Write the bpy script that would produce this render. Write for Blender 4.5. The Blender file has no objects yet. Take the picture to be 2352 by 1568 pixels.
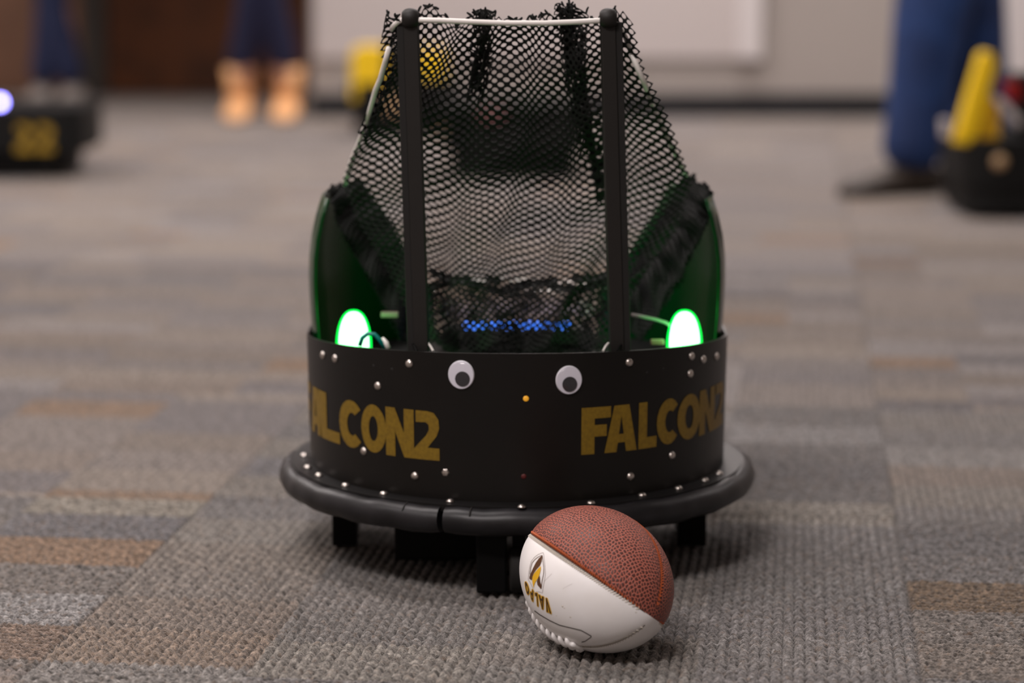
import bpy, bmesh, math, random
import numpy as np
from mathutils import Vector, Matrix, geometry
from mathutils.bvhtree import BVHTree

random.seed(7)
rng = np.random.default_rng(7)
R = math.radians
scn = bpy.context.scene
COL = scn.collection

# ------------------------------------------------------------------ camera
CAM = Vector((0.0, -2.35, 0.59))
PITCH = R(9.4)
FPX = 85 / 36 * 2352
cd = bpy.data.cameras.new('camera')
cam = bpy.data.objects.new('camera', cd)
COL.objects.link(cam)
cam.location = CAM
cam.rotation_euler = (R(90) - PITCH, 0, 0)
cd.lens = 85
cd.sensor_width = 36
cd.clip_start = 0.05
cd.dof.use_dof = True
cd.dof.focus_distance = 2.075
cd.dof.aperture_fstop = 2.9
cd.dof.aperture_blades = 0
scn.camera = cam

# ------------------------------------------------------------------ world, exposure
w = bpy.data.worlds.new('world')
scn.world = w
w.use_nodes = True
w.node_tree.nodes['Background'].inputs[0].default_value = (1.0, 0.96, 0.93, 1)
w.node_tree.nodes['Background'].inputs[1].default_value = 0.12
scn.view_settings.view_transform = 'Standard'
scn.view_settings.look = 'None'
scn.view_settings.exposure = 0.0
scn.view_settings.gamma = 1
scn.view_settings.use_curve_mapping = False
scn.cycles.use_denoising = True
scn.cycles.max_bounces = 8
scn.cycles.diffuse_bounces = 3
scn.cycles.transparent_max_bounces = 12
scn.cycles.sample_clamp_indirect = 4.0

# ceiling lights of the room: (x, y, power)
CEIL = 2.9
LIGHTS = [(-2.6, -0.9, 24, 'left side of the front row'), (-0.9, -2.5, 84, 'behind the viewer, before the front wall'), (-0.75, 0.25, 44, 'almost above the robot with the net'), (-2.6, 2.6, 56, 'left side of the middle row'),
          (-2.6, 5.2, 54, 'nearest the wooden doors'), (0.5, 3.0, 48, 'middle of the room'), (0.5, 5.2, 62, 'nearest the pale wall panel'),
          (3.2, 2.4, 16, 'right side of the middle row'), (3.2, 5.0, 11, 'in the far right corner')]
LAMP_COL = (1.0, 0.915, 0.895)

# ------------------------------------------------------------------ helpers
def ray(px, py):
    x = (px - 1176) / FPX
    y = -(py - 784) / FPX
    f = Vector((0, math.cos(PITCH), -math.sin(PITCH)))
    u = Vector((0, math.sin(PITCH), math.cos(PITCH)))
    return (f + u * y + Vector((1, 0, 0)) * x)
def at(px, py, Y):
    d = ray(px, py)
    return CAM + d * ((Y - CAM.y) / d.y)
def onz(px, py, z=0.0):
    d = ray(px, py)
    return CAM + d * ((z - CAM.z) / d.z)

class MB:
    def __init__(s): s.v = []; s.f = []
    def add(s, vs, fs):
        n = len(s.v)
        s.v += [tuple(p) for p in vs]
        s.f += [tuple(i + n for i in f) for f in fs]
        return s
    def box(s, c, d, rot=None):
        c = Vector(c); hx, hy, hz = d[0] / 2, d[1] / 2, d[2] / 2
        P = [Vector((x, y, z)) for x in (-hx, hx) for y in (-hy, hy) for z in (-hz, hz)]
        if rot is not None: P = [rot @ p for p in P]
        return s.add([p + c for p in P], [(0, 1, 3, 2), (4, 6, 7, 5), (0, 4, 5, 1), (2, 3, 7, 6), (0, 2, 6, 4), (1, 5, 7, 3)])
    def tube(s, pts, r, n=8, cap=True):
        pts = [Vector(p) for p in pts]
        rs = r if isinstance(r, (list, tuple)) else [r] * len(pts)
        rings = []
        up = None
        for i, p in enumerate(pts):
            t = (pts[min(i + 1, len(pts) - 1)] - pts[max(i - 1, 0)])
            if t.length < 1e-9: t = Vector((0, 0, 1))
            t.normalize()
            if up is None:
                up = t.orthogonal()
            up = (up - t * up.dot(t))
            if up.length < 1e-6: up = t.orthogonal()
            up.normalize()
            b = t.cross(up)
            rings.append([p + (up * math.cos(a) + b * math.sin(a)) * rs[i] for a in [2 * math.pi * k / n for k in range(n)]])
        vs = [q for ring in rings for q in ring]
        fs = []
        for i in range(len(pts) - 1):
            for k in range(n):
                fs.append((i * n + k, i * n + (k + 1) % n, (i + 1) * n + (k + 1) % n, (i + 1) * n + k))
        if cap:
            fs.append(tuple(range(n))[::-1]); fs.append(tuple((len(pts) - 1) * n + k for k in range(n)))
        return s.add(vs, fs)
    def lathe(s, prof, n=24, M=None, cap=True):
        """prof: (r, h) about local z"""
        vs = []
        for r_, h in prof:
            for k in range(n):
                a = 2 * math.pi * k / n
                vs.append(Vector((r_ * math.cos(a), r_ * math.sin(a), h)))
        fs = []
        for i in range(len(prof) - 1):
            for k in range(n):
                fs.append((i * n + k, i * n + (k + 1) % n, (i + 1) * n + (k + 1) % n, (i + 1) * n + k))
        if cap:
            fs.append(tuple(range(n))[::-1]); fs.append(tuple((len(prof) - 1) * n + k for k in range(n)))
        if M is not None: vs = [M @ v for v in vs]
        return s.add(vs, fs)

ORG = {}
def obj(name, mb, mat, parent=None, smooth=False, bevel=0.0, kind=None, label=None):
    me = bpy.data.meshes.new(name)
    o0 = ORG.get(parent.name if parent else None, Vector((0, 0, 0)))
    if isinstance(mb, MB):
        me.from_pydata([tuple(Vector(p) - o0) for p in mb.v], [], mb.f)
    else:
        vs, fs = mb
        me.from_pydata([tuple(Vector(p) - o0) for p in vs], [], fs)
    me.update()
    if smooth:
        me.polygons.foreach_set('use_smooth', [True] * len(me.polygons))
    me.materials.append(mat)
    o = bpy.data.objects.new(name, me)
    COL.objects.link(o)
    if parent: o.parent = parent
    ORG[o.name] = o0.copy()
    if smooth == 'auto':
        m = o.modifiers.new('es', 'EDGE_SPLIT'); m.split_angle = R(40)
    if bevel > 0:
        m = o.modifiers.new('bevel', 'BEVEL'); m.width = bevel; m.segments = 2; m.limit_method = 'ANGLE'
    if kind: o['kind'] = kind
    if label: o['label'] = label
    return o
def thing(name, label, cat, loc, group=None):
    o = bpy.data.objects.new(name, None)
    COL.objects.link(o)
    o.location = loc; o.empty_display_size = 0.05
    o['label'] = label; o['category'] = cat
    if group: o['group'] = group
    ORG[o.name] = Vector(loc)
    return o
def tag(o, label, cat, group=None):
    o['label'] = label; o['category'] = cat
    if group: o['group'] = group
    return o
def struct(o):
    o['kind'] = 'structure'; return o

def dome(c, nrm, r, h, n=12, k=4):
    c = Vector(c); nrm = Vector(nrm).normalized()
    M = Matrix.Translation(c) @ nrm.to_track_quat('Z', 'Y').to_matrix().to_4x4()
    prof = [(r * math.cos(a), h * math.sin(a)) for a in [math.pi / 2 * i / k for i in range(k)]] + [(r * 0.05, h)]
    m = MB(); m.lathe(prof, n, M); return m

# ------------------------------------------------------------------ materials
def mat(name, col, rough=0.5, metal=0.0, emit=None, es=0.0, spec=0.5, coat=0.0, noise=None, bump=None, trans=0.0):
    m = bpy.data.materials.new(name); m.use_nodes = True
    nt = m.node_tree; b = nt.nodes['Principled BSDF']
    b.inputs['Base Color'].default_value = (*col, 1)
    b.inputs['Roughness'].default_value = rough
    b.inputs['Metallic'].default_value = metal
    b.inputs['Specular IOR Level'].default_value = spec
    b.inputs['Coat Weight'].default_value = coat
    b.inputs['Transmission Weight'].default_value = trans
    if emit:
        b.inputs['Emission Color'].default_value = (*emit, 1); b.inputs['Emission Strength'].default_value = es
    if noise or bump:
        tc = nt.nodes.new('ShaderNodeTexCoord')
        nz = nt.nodes.new('ShaderNodeTexNoise'); nz.inputs['Scale'].default_value = (noise or bump)[0]; nz.inputs['Detail'].default_value = 4
        nt.links.new(tc.outputs['Object'], nz.inputs['Vector'])
        if noise:
            mx = nt.nodes.new('ShaderNodeMix'); mx.data_type = 'RGBA'
            mx.inputs[6].default_value = (*col, 1); mx.inputs[7].default_value = (*noise[1], 1)
            mr = nt.nodes.new('ShaderNodeMapRange'); mr.inputs[1].default_value = 0.4; mr.inputs[2].default_value = 0.65
            nt.links.new(nz.outputs['Fac'], mr.inputs[0]); nt.links.new(mr.outputs[0], mx.inputs[0])
            nt.links.new(mx.outputs[2], b.inputs['Base Color'])
        if bump:
            bp = nt.nodes.new('ShaderNodeBump'); bp.inputs['Strength'].default_value = bump[1]; bp.inputs['Distance'].default_value = 0.001
            nt.links.new(nz.outputs['Fac'], bp.inputs['Height']); nt.links.new(bp.outputs[0], b.inputs['Normal'])
    return m

M_SKIRT = mat('skirt_plastic', (0.0050, 0.0041, 0.0034), 0.42, spec=0.32, noise=(14, (0.0066, 0.0054, 0.0045)), bump=(60, 0.05))
M_BLACK = mat('black_plastic', (0.0028, 0.0028, 0.0028), 0.6, spec=0.12)
M_POST = mat('post_plastic', (0.013, 0.0112, 0.0098), 0.55, spec=0.35, bump=(90, 0.2))
M_RUBBER = mat('bumper_rubber', (0.010, 0.0095, 0.0105), 0.40, spec=0.33, noise=(40, (0.018, 0.017, 0.019)), bump=(150, 0.5))
M_TYRE = mat('tyre_rubber', (0.008, 0.007, 0.006), 0.8)
M_RIVET = mat('rivet_metal', (0.62, 0.57, 0.53), 0.32, metal=1.0)
M_GOLD = mat('gold_paint', (0.225, 0.135, 0.005), 0.55, noise=(300, (0.18, 0.105, 0.004)))
M_NET = mat('net_cord_black', (0.006, 0.0068, 0.006), 0.75, spec=0.25)
M_CORD = mat('white_tube', (0.86, 0.82, 0.78), 0.4)
M_SHIELD = mat('shield_gloss_black', (0.001, 0.036, 0.007), 0.20, spec=0.18)
M_WHITE = mat('eye_white', (0.86, 0.85, 0.90), 0.3, coat=0.3)
M_PUPIL = mat('eye_pupil', (0.03, 0.03, 0.032), 0.35)
M_BLUE = mat('blue_strip', (0.03, 0.10, 0.42), 0.4, emit=(0.05, 0.20, 0.95), es=1.7)
M_TEAL = mat('teal_tie', (0.0, 0.22, 0.19), 0.4)
M_ORANGE = mat('indicator_amber', (0.6, 0.3, 0.03), 0.4, emit=(0.8, 0.35, 0.02), es=0.5)
M_RED = mat('indicator_red', (0.10, 0.01, 0.01), 0.5)
M_DECK = mat('deck_black', (0.004, 0.004, 0.004), 0.7, spec=0.1)

# lamp cover: real tinted lens over a bright bulb
m = bpy.data.materials.new('lamp_lens_green'); m.use_nodes = True
nt = m.node_tree; nt.nodes.clear()
o_ = nt.nodes.new('ShaderNodeOutputMaterial'); tr = nt.nodes.new('ShaderNodeBsdfTransparent'); tr.inputs[0].default_value = (0.72, 1, 0.84, 1)
em = nt.nodes.new('ShaderNodeEmission'); em.inputs[0].default_value = (0.0, 1.0, 0.07, 1); em.inputs[1].default_value = 0.9
ad = nt.nodes.new('ShaderNodeAddShader')
nt.links.new(tr.outputs[0], ad.inputs[0]); nt.links.new(em.outputs[0], ad.inputs[1]); nt.links.new(ad.outputs[0], o_.inputs[0])
M_LENS = m
m = bpy.data.materials.new('lamp_bulb_glow'); m.use_nodes = True
nt = m.node_tree; nt.nodes.clear()
o_ = nt.nodes.new('ShaderNodeOutputMaterial'); tr = nt.nodes.new('ShaderNodeBsdfTransparent')
em = nt.nodes.new('ShaderNodeEmission'); em.inputs[0].default_value = (0.85, 1.0, 0.90, 1); em.inputs[1].default_value = 1.3
ad = nt.nodes.new('ShaderNodeAddShader')
nt.links.new(tr.outputs[0], ad.inputs[0]); nt.links.new(em.outputs[0], ad.inputs[1]); nt.links.new(ad.outputs[0], o_.inputs[0])
M_BULB = m

def clear(name, tint, k):
    m = bpy.data.materials.new(name); m.use_nodes = True
    nt = m.node_tree; nt.nodes.clear()
    o_ = nt.nodes.new('ShaderNodeOutputMaterial'); tr = nt.nodes.new('ShaderNodeBsdfTransparent'); tr.inputs[0].default_value = (*tint, 1)
    gl = nt.nodes.new('ShaderNodeBsdfGlossy'); gl.inputs['Roughness'].default_value = 0.15
    mx = nt.nodes.new('ShaderNodeMixShader'); mx.inputs[0].default_value = k
    nt.links.new(tr.outputs[0], mx.inputs[1]); nt.links.new(gl.outputs[0], mx.inputs[2]); nt.links.new(mx.outputs[0], o_.inputs[0])
    return m
M_CLEAR = clear('clear_sheet', (0.88, 0.83, 0.79), 0.05)
M_EYECOVER = clear('eye_cover', (0.97, 0.97, 1.0), 0.05)

# ------------------------------------------------------------------ carpet
def carpet_material(name, swap, attr=False):
    m = bpy.data.materials.new(name); m.use_nodes = True
    nt = m.node_tree; N = nt.nodes; L = nt.links
    b = N['Principled BSDF']
    b.inputs['Roughness'].default_value = 0.95
    b.inputs['Specular IOR Level'].default_value = 0.12
    b.inputs['Sheen Weight'].default_value = 0.30
    b.inputs['Sheen Roughness'].default_value = 0.6
    b.inputs['Sheen Tint'].default_value = (1, 0.93, 0.88, 1)
    tc = N.new('ShaderNodeTexCoord'); oi = N.new('ShaderNodeObjectInfo')
    sp = N.new('ShaderNodeSeparateXYZ'); L.new(tc.outputs['Object'], sp.inputs[0])
    def math_(op, a, b_=None):
        n = N.new('ShaderNodeMath'); n.operation = op
        for i, q in enumerate((a, b_)):
            if q is None: continue
            if isinstance(q, (int, float)): n.inputs[i].default_value = q
            else: L.new(q, n.inputs[i])
        return n.outputs[0]
    X, Y = sp.outputs[0], sp.outputs[1]
    col = math_('FLOOR', math_('DIVIDE', X, 0.1825 if not swap else 0.245))
    wn = N.new('ShaderNodeTexWhiteNoise'); wn.noise_dimensions = '2D'
    cb = N.new('ShaderNodeCombineXYZ'); L.new(col, cb.inputs[0]); L.new(math_('MULTIPLY', oi.outputs['Random'], 91.0), cb.inputs[1])
    L.new(cb.outputs[0], wn.inputs['Vector'])
    cell = math_('FLOOR', math_('ADD', math_('DIVIDE', Y, 0.105 if not swap else 0.082), math_('MULTIPLY', wn.outputs['Value'], 3.0)))
    wn2 = N.new('ShaderNodeTexWhiteNoise'); wn2.noise_dimensions = '3D'
    cb2 = N.new('ShaderNodeCombineXYZ'); L.new(col, cb2.inputs[0]); L.new(cell, cb2.inputs[1]); L.new(math_('MULTIPLY', oi.outputs['Random'], 57.0), cb2.inputs[2])
    L.new(cb2.outputs[0], wn2.inputs['Vector'])
    cr = N.new('ShaderNodeValToRGB'); cr.color_ramp.interpolation = 'CONSTANT'
    pal = [(0.0, (0.136, 0.117, 0.107)), (0.16, (0.101, 0.092, 0.095)), (0.32, (0.164, 0.138, 0.117)), (0.44, (0.125, 0.103, 0.087)),
           (0.56, (0.168, 0.154, 0.151)), (0.68, (0.116, 0.104, 0.101)), (0.80, (0.144, 0.117, 0.099)), (0.91, (0.147, 0.092, 0.055)),
           (0.945, (0.079, 0.075, 0.081))]
    e = cr.color_ramp.elements
    while len(e) < len(pal): e.new(0.5)
    for i, (p, c) in enumerate(pal):
        e[i].position = p; e[i].color = (*c, 1)
    L.new(wn2.outputs['Value'], cr.inputs[0])
    # heathered yarn: loops of lighter and darker thread
    mp = N.new('ShaderNodeMapping'); mp.inputs['Scale'].default_value = (420, 260, 300) if not swap else (260, 420, 300)
    L.new(tc.outputs['Object'], mp.inputs[0])
    nz = N.new('ShaderNodeTexNoise'); nz.inputs['Scale'].default_value = 1.0; nz.inputs['Detail'].default_value = 3; nz.inputs['Roughness'].default_value = 0.65
    L.new(mp.outputs[0], nz.inputs['Vector'])
    mr = N.new('ShaderNodeMapRange'); mr.inputs[1].default_value = 0.32; mr.inputs[2].default_value = 0.68; mr.inputs[3].default_value = 0.30; mr.inputs[4].default_value = 1.9
    L.new(nz.outputs['Fac'], mr.inputs[0])
    mx = N.new('ShaderNodeMix'); mx.data_type = 'RGBA'; mx.blend_type = 'MULTIPLY'; mx.inputs[0].default_value = 1
    src = cr.outputs[0]
    if attr:
        at_ = N.new('ShaderNodeAttribute'); at_.attribute_name = 'yarn'; src = at_.outputs['Color']
    # each loop of yarn is a little lighter or darker than its neighbour
    mp4 = N.new('ShaderNodeMapping'); mp4.inputs['Scale'].default_value = (108, 178, 1) if not swap else (178, 108, 1)
    L.new(tc.outputs['Object'], mp4.inputs[0])
    n4 = N.new('ShaderNodeTexNoise'); n4.inputs['Scale'].default_value = 1.0; n4.inputs['Detail'].default_value = 1; L.new(mp4.outputs[0], n4.inputs['Vector'])
    m4 = N.new('ShaderNodeMapRange'); m4.inputs[1].default_value = 0.3; m4.inputs[2].default_value = 0.7; m4.inputs[3].default_value = 0.38; m4.inputs[4].default_value = 1.62
    L.new(n4.outputs['Fac'], m4.inputs[0])
    L.new(src, mx.inputs[6]); L.new(math_('MULTIPLY', mr.outputs[0], m4.outputs[0]), mx.inputs[7])
    # slow hue drift, brownish threads
    nz2 = N.new('ShaderNodeTexNoise'); nz2.inputs['Scale'].default_value = 170; nz2.inputs['Detail'].default_value = 4
    L.new(tc.outputs['Object'], nz2.inputs['Vector'])
    mr2 = N.new('ShaderNodeMapRange'); mr2.inputs[1].default_value = 0.55; mr2.inputs[2].default_value = 0.75
    L.new(nz2.outputs['Fac'], mr2.inputs[0])
    mx2 = N.new('ShaderNodeMix'); mx2.data_type = 'RGBA'; mx2.inputs[7].default_value = (0.21, 0.145, 0.10, 1)
    mr2.inputs[4].default_value = 0.6
    L.new(mr2.outputs[0], mx2.inputs[0]); L.new(mx.outputs[2], mx2.inputs[6])
    # groove shade painted into the colour by depth, darkest at the backing
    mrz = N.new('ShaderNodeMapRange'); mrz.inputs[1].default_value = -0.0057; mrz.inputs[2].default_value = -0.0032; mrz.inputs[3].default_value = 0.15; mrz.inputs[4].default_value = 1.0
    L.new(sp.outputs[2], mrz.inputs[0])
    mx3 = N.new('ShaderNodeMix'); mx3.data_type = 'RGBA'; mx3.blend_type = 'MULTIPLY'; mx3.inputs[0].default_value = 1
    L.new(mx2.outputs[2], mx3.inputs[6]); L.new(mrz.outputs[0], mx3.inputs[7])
    L.new(mx3.outputs[2], b.inputs['Base Color'])
    bp = N.new('ShaderNodeBump'); bp.inputs['Strength'].default_value = 1.0; bp.inputs['Distance'].default_value = 0.0013
    mp2 = N.new('ShaderNodeMapping'); mp2.inputs['Scale'].default_value = (900, 900, 900); L.new(tc.outputs['Object'], mp2.inputs[0])
    nz3 = N.new('ShaderNodeTexNoise'); nz3.inputs['Scale'].default_value = 1.0; nz3.inputs['Detail'].default_value = 2
    L.new(mp2.outputs[0], nz3.inputs['Vector']); L.new(nz3.outputs['Fac'], bp.inputs['Height']); L.new(bp.outputs[0], b.inputs['Normal'])
    return m
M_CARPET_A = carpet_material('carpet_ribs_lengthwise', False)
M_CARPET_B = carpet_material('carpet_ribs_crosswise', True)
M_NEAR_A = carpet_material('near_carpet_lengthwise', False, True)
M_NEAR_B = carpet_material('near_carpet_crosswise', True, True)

TB, TA = 0.73, 0.61      # tile width across, depth along
ANG = R(6.75)
GEO = {}
A_ = Vector((math.sin(ANG), math.cos(ANG), 0)); B_ = Vector((math.cos(ANG), -math.sin(ANG), 0))
# woven colour blocks of the nearest tiles, at places on the floor
BLOCKS = [((300, 1262), (.25, .145, .075)), ((300, 1195), (.125, .12, .13)), ((380, 1145), (.245, .215, .17)), ((150, 1195), (.13, .125, .135)),
          ((80, 1420), (.24, .23, .225)), ((60, 1490), (.19, .125, .085)), ((100, 1550), (.20, .185, .17)), ((250, 1340), (.165, .145, .13)),
          ((300, 1450), (.195, .155, .12)), ((420, 1400), (.19, .145, .11)), ((450, 1510), (.215, .15, .10)), ((500, 1330), (.18, .15, .125)), ((560, 1260), (.19, .155, .125)),
          ((700, 1500), (.135, .13, .135)), ((640, 1545), (.14, .135, .135)), ((780, 1370), (.195, .18, .155)), ((850, 1300), (.15, .14, .135)), ((900, 1500), (.125, .12, .125)),
          ((1010, 1530), (.205, .185, .155)), ((1100, 1440), (.15, .14, .13)), ((1000, 1380), (.165, .15, .14)), ((1400, 1540), (.15, .14, .13)), ((1250, 1545), (.165, .155, .14)),
          ((1700, 1460), (.15, .142, .14)), ((1900, 1350), (.175, .168, .17)), ((1800, 1240), (.15, .143, .145)), ((2000, 1500), (.165, .155, .15)), ((1650, 1330), (.14, .135, .135)),
          ((1850, 1160), (.225, .20, .17)), ((1850, 1060), (.20, .19, .19)), ((1990, 1070), (.12, .115, .12)), ((1940, 1000), (.215, .205, .205)),
          ((2220, 1345), (.15, .095, .05)), ((2250, 1440), (.17, .148, .13)), ((2280, 1540), (.18, .15, .125)), ((2250, 1240), (.18, .165, .155)), ((2110, 1240), (.125, .12, .125)),
          ((2250, 1100), (.19, .165, .145)), ((2110, 1100), (.19, .145, .115)), ((640, 1060), (.135, .13, .14)), ((480, 1065), (.16, .15, .15)), ((200, 1100), (.20, .18, .155))]
MUTED = [(.165, .148, .135), (.15, .14, .138), (.19, .168, .145), (.175, .15, .13), (.2, .188, .182), (.14, .132, .132)]
CW, CL = TB / 4, 0.102
def cell_of(a, b):
    c_ = np.floor((b - 0.385) / CW)
    off = np.modf(np.abs(np.sin(c_ * 12.9898) * 43758.5453))[0] * CL
    return c_, np.floor((a + off) / CL)
OVR = {}
for (bx, by), colr in BLOCKS:
    p_ = onz(bx, by)
    cc = cell_of(np.array(p_.dot(A_)), np.array(p_.dot(B_)))
    OVR[(int(cc[0]), int(cc[1]))] = colr
def paint(me, c0, along_co):
    n_ = len(me.vertices)
    co = np.empty(n_ * 3, dtype=np.float32); me.vertices.foreach_get('co', co); co = co.reshape(-1, 3)
    a = c0.dot(A_) + co[:, 1]; b = c0.dot(B_) + co[:, 0]
    c_, r_ = cell_of(a, b)
    out = np.ones((n_, 4), dtype=np.float32)
    for key in set(zip(c_.astype(int).tolist(), r_.astype(int).tolist())):
        colr = OVR.get(key) or MUTED[(key[0] * 7 + key[1] * 13 + key[0] * key[1]) % len(MUTED)]
        mk_ = (c_ == key[0]) & (r_ == key[1])
        g_ = 0.30 * colr[0] + 0.4 * colr[1] + 0.3 * colr[2]
        out[mk_, :3] = [0.77 * (0.72 * q_ + 0.28 * g_) for q_ in colr]
    at_ = me.attributes.new('yarn', 'FLOAT_COLOR', 'POINT'); at_.data.foreach_set('color', out.ravel())
def carpet_mesh(name, along, res, m):
    nx, ny = int(TB / res), int(TA / res)
    x = np.linspace(-TB / 2, TB / 2, nx + 1); y = np.linspace(-TA / 2, TA / 2, ny + 1)
    X, Y = np.meshgrid(x, y, indexing='ij')
    P, Q = (X, Y) if along else (Y, X)
    pitch = 0.0093
    rib = np.floor(P / pitch); fr = (P / pitch - rib) * 2 - 1
    ph = np.sin(rib * 12.9898) * 43758.5453; ph = ph - np.floor(ph)
    wob = 0.20 * np.sin(Q * 310 + ph * 40) + 0.16 * np.sin(Q * 790 + ph * 90) + 0.10 * np.sin(Q * 1333 + ph * 190)
    fr = np.clip(fr + wob, -1, 1)
    loop = 0.5 + 0.5 * np.cos(2 * np.pi * (Q / 0.0056 + ph) + fr * 1.6)
    lid = np.floor(Q / 0.0056 + ph) * 3.7 + rib * 9.1
    jit = np.sin(lid * 78.233) * 43758.5; jit = jit - np.floor(jit)
    H = 0.0058
    Z = -H + H * np.sqrt(np.clip(1 - (fr * 1.2) ** 2, 0, 1)) * (0.52 + 0.26 * loop + 0.22 * jit)
    ed = np.minimum(np.minimum(X + TB / 2, TB / 2 - X), np.minimum(Y + TA / 2, TA / 2 - Y))
    Z = np.where(ed < res * 0.4, -0.0050, Z)
    co = np.stack([X, Y, Z], -1).reshape(-1, 3).astype(np.float32)
    I = np.arange((nx + 1) * (ny + 1)).reshape(nx + 1, ny + 1)
    q = np.stack([I[:-1, :-1], I[1:, :-1], I[1:, 1:], I[:-1, 1:]], -1).reshape(-1, 4)
    me = bpy.data.meshes.new(name)
    me.vertices.add(len(co)); me.vertices.foreach_set('co', co.ravel())
    me.loops.add(q.size); me.loops.foreach_set('vertex_index', q.ravel().astype(np.int32))
    me.polygons.add(len(q)); me.polygons.foreach_set('loop_start', np.arange(0, q.size, 4, dtype=np.int32))
    me.polygons.foreach_set('use_smooth', np.ones(len(q), dtype=bool))
    me.update(calc_edges=True)
    me.materials.append(m)
    return me
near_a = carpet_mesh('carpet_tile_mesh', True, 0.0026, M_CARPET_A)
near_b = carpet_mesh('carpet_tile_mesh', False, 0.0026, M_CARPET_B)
def flat_tile(name, m):
    bm = bmesh.new(); bmesh.ops.create_cube(bm, size=1)
    for v in bm.verts: v.co = Vector((v.co.x * (TB - 0.002), v.co.y * (TA - 0.002), v.co.z * 0.004 - 0.0022))
    bmesh.ops.bevel(bm, geom=[e for e in bm.edges if all(v.co.z > -0.001 for v in e.verts)], offset=0.0015, segments=1, affect='EDGES')
    me = bpy.data.meshes.new(name); bm.to_mesh(me); bm.free(); me.materials.append(m); return me
far_a = flat_tile('carpet_tile_mesh', M_CARPET_A); far_b = flat_tile('carpet_tile_mesh', M_CARPET_B)

X0, X1, Y0, Y1 = -3.6, 4.2, -4.2, 7.08
YW = 5.86     # the room
fl = MB(); fl.box(((X0 + X1) / 2, (Y0 + Y1) / 2, -0.0290), (X1 - X0 + 0.2, Y1 - Y0 + 0.2, 0.045))
floor = struct(obj('floor', fl, mat('floor_backing', (0.10, 0.09, 0.08), 0.9)))
floor['label'] = 'grey and brown ribbed carpet tile floor'
tid = 0; FOCUS_TILES = []
for ia in range(-7, 14):
    for ib in range(-7, 8):
        a = 0.14 - TA / 2 + ia * TA; b = 0.385 - TB / 2 + ib * TB
        c = A_ * a + B_ * b
        # only tiles the camera can see, plus a margin
        d = c.y - CAM.y
        if d < 1.2 or c.y > Y1 - 0.05 or (c.y > YW + 0.3 and c.x > -0.3) or abs(c.x) > 0.245 * d + 1.7 or c.x < X0 + 0.4 or c.x > X1 - 0.4: continue
        turn = (ia + ib) % 2
        near = c.y < 2.2
        if c.y < 0.52 and abs(c.x) < 0.235 * (d + 0.3) + 0.30:
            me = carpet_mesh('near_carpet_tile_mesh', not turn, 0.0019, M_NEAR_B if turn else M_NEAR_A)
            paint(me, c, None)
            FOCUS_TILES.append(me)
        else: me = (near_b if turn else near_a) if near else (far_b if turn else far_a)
        o = bpy.data.objects.new('carpet_tile', me); COL.objects.link(o)
        o.location = (c.x, c.y, 0.0); o.rotation_euler = (0, 0, -ANG)
        o.parent = floor; tid += 1

# ------------------------------------------------------------------ room shell
M_WALL = mat('wall_paint', (0.395, 0.352, 0.325), 0.7, noise=(3, (0.38, 0.338, 0.312)))
M_PANEL = mat('pale_panel', (0.57, 0.515, 0.50), 0.5)
M_TRIM = mat('bright_trim', (0.70, 0.655, 0.65), 0.4)
M_BASE = mat('black_baseboard', (0.010, 0.010, 0.012), 0.5)
M_WOOD = mat('dark_wood', (0.115, 0.037, 0.011), 0.55, spec=0.25, noise=(6, (0.066, 0.023, 0.009)))
M_WOOD2 = mat('lighter_wood', (0.14, 0.062, 0.032), 0.5, noise=(6, (0.11, 0.048, 0.024)))
M_DFRAME = mat('door_frame_dark', (0.028, 0.021, 0.016), 0.5)
M_CEIL = mat('ceiling_tiles', (0.72, 0.70, 0.67), 0.9)
T = 0.1
def wallbox(name, c, d, m): return struct(obj(name, MB().box(c, d), m))
wallbox('wall_back', ((X0 + X1) / 2, Y1 + T / 2, CEIL / 2), (X1 - X0 + 2 * T, T, CEIL), M_WALL)
wallbox('wall_left', (X0 - T / 2, (Y0 + Y1) / 2, CEIL / 2), (T, Y1 - Y0, CEIL), M_WALL)
wallbox('wall_right', (X1 + T / 2, (Y0 + Y1) / 2, CEIL / 2), (T, Y1 - Y0, CEIL), M_WALL)
wallbox('wall_front', ((X0 + X1) / 2, Y0 - T / 2, CEIL / 2), (X1 - X0 + 2 * T, T, CEIL), M_WALL)
wallbox('ceiling', ((X0 + X1) / 2, (Y0 + Y1) / 2, CEIL + T / 2), (X1 - X0 + 2 * T, Y1 - Y0 + 2 * T, T), M_CEIL)
def wx(px): return at(px, 200, Y1).x
xw = at(714, 200, YW).x
wallbox('wall_inner', ((xw + X1) / 2, (YW + Y1) / 2, CEIL / 2), (X1 - xw, Y1 - YW - 0.002, CEIL), M_WALL)
obj_b = struct(obj('baseboard_back', MB().box(((xw + X1) / 2, YW - 0.008, 0.041), (X1 - xw, 0.016, 0.082)), M_BASE, bevel=0.003))
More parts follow.
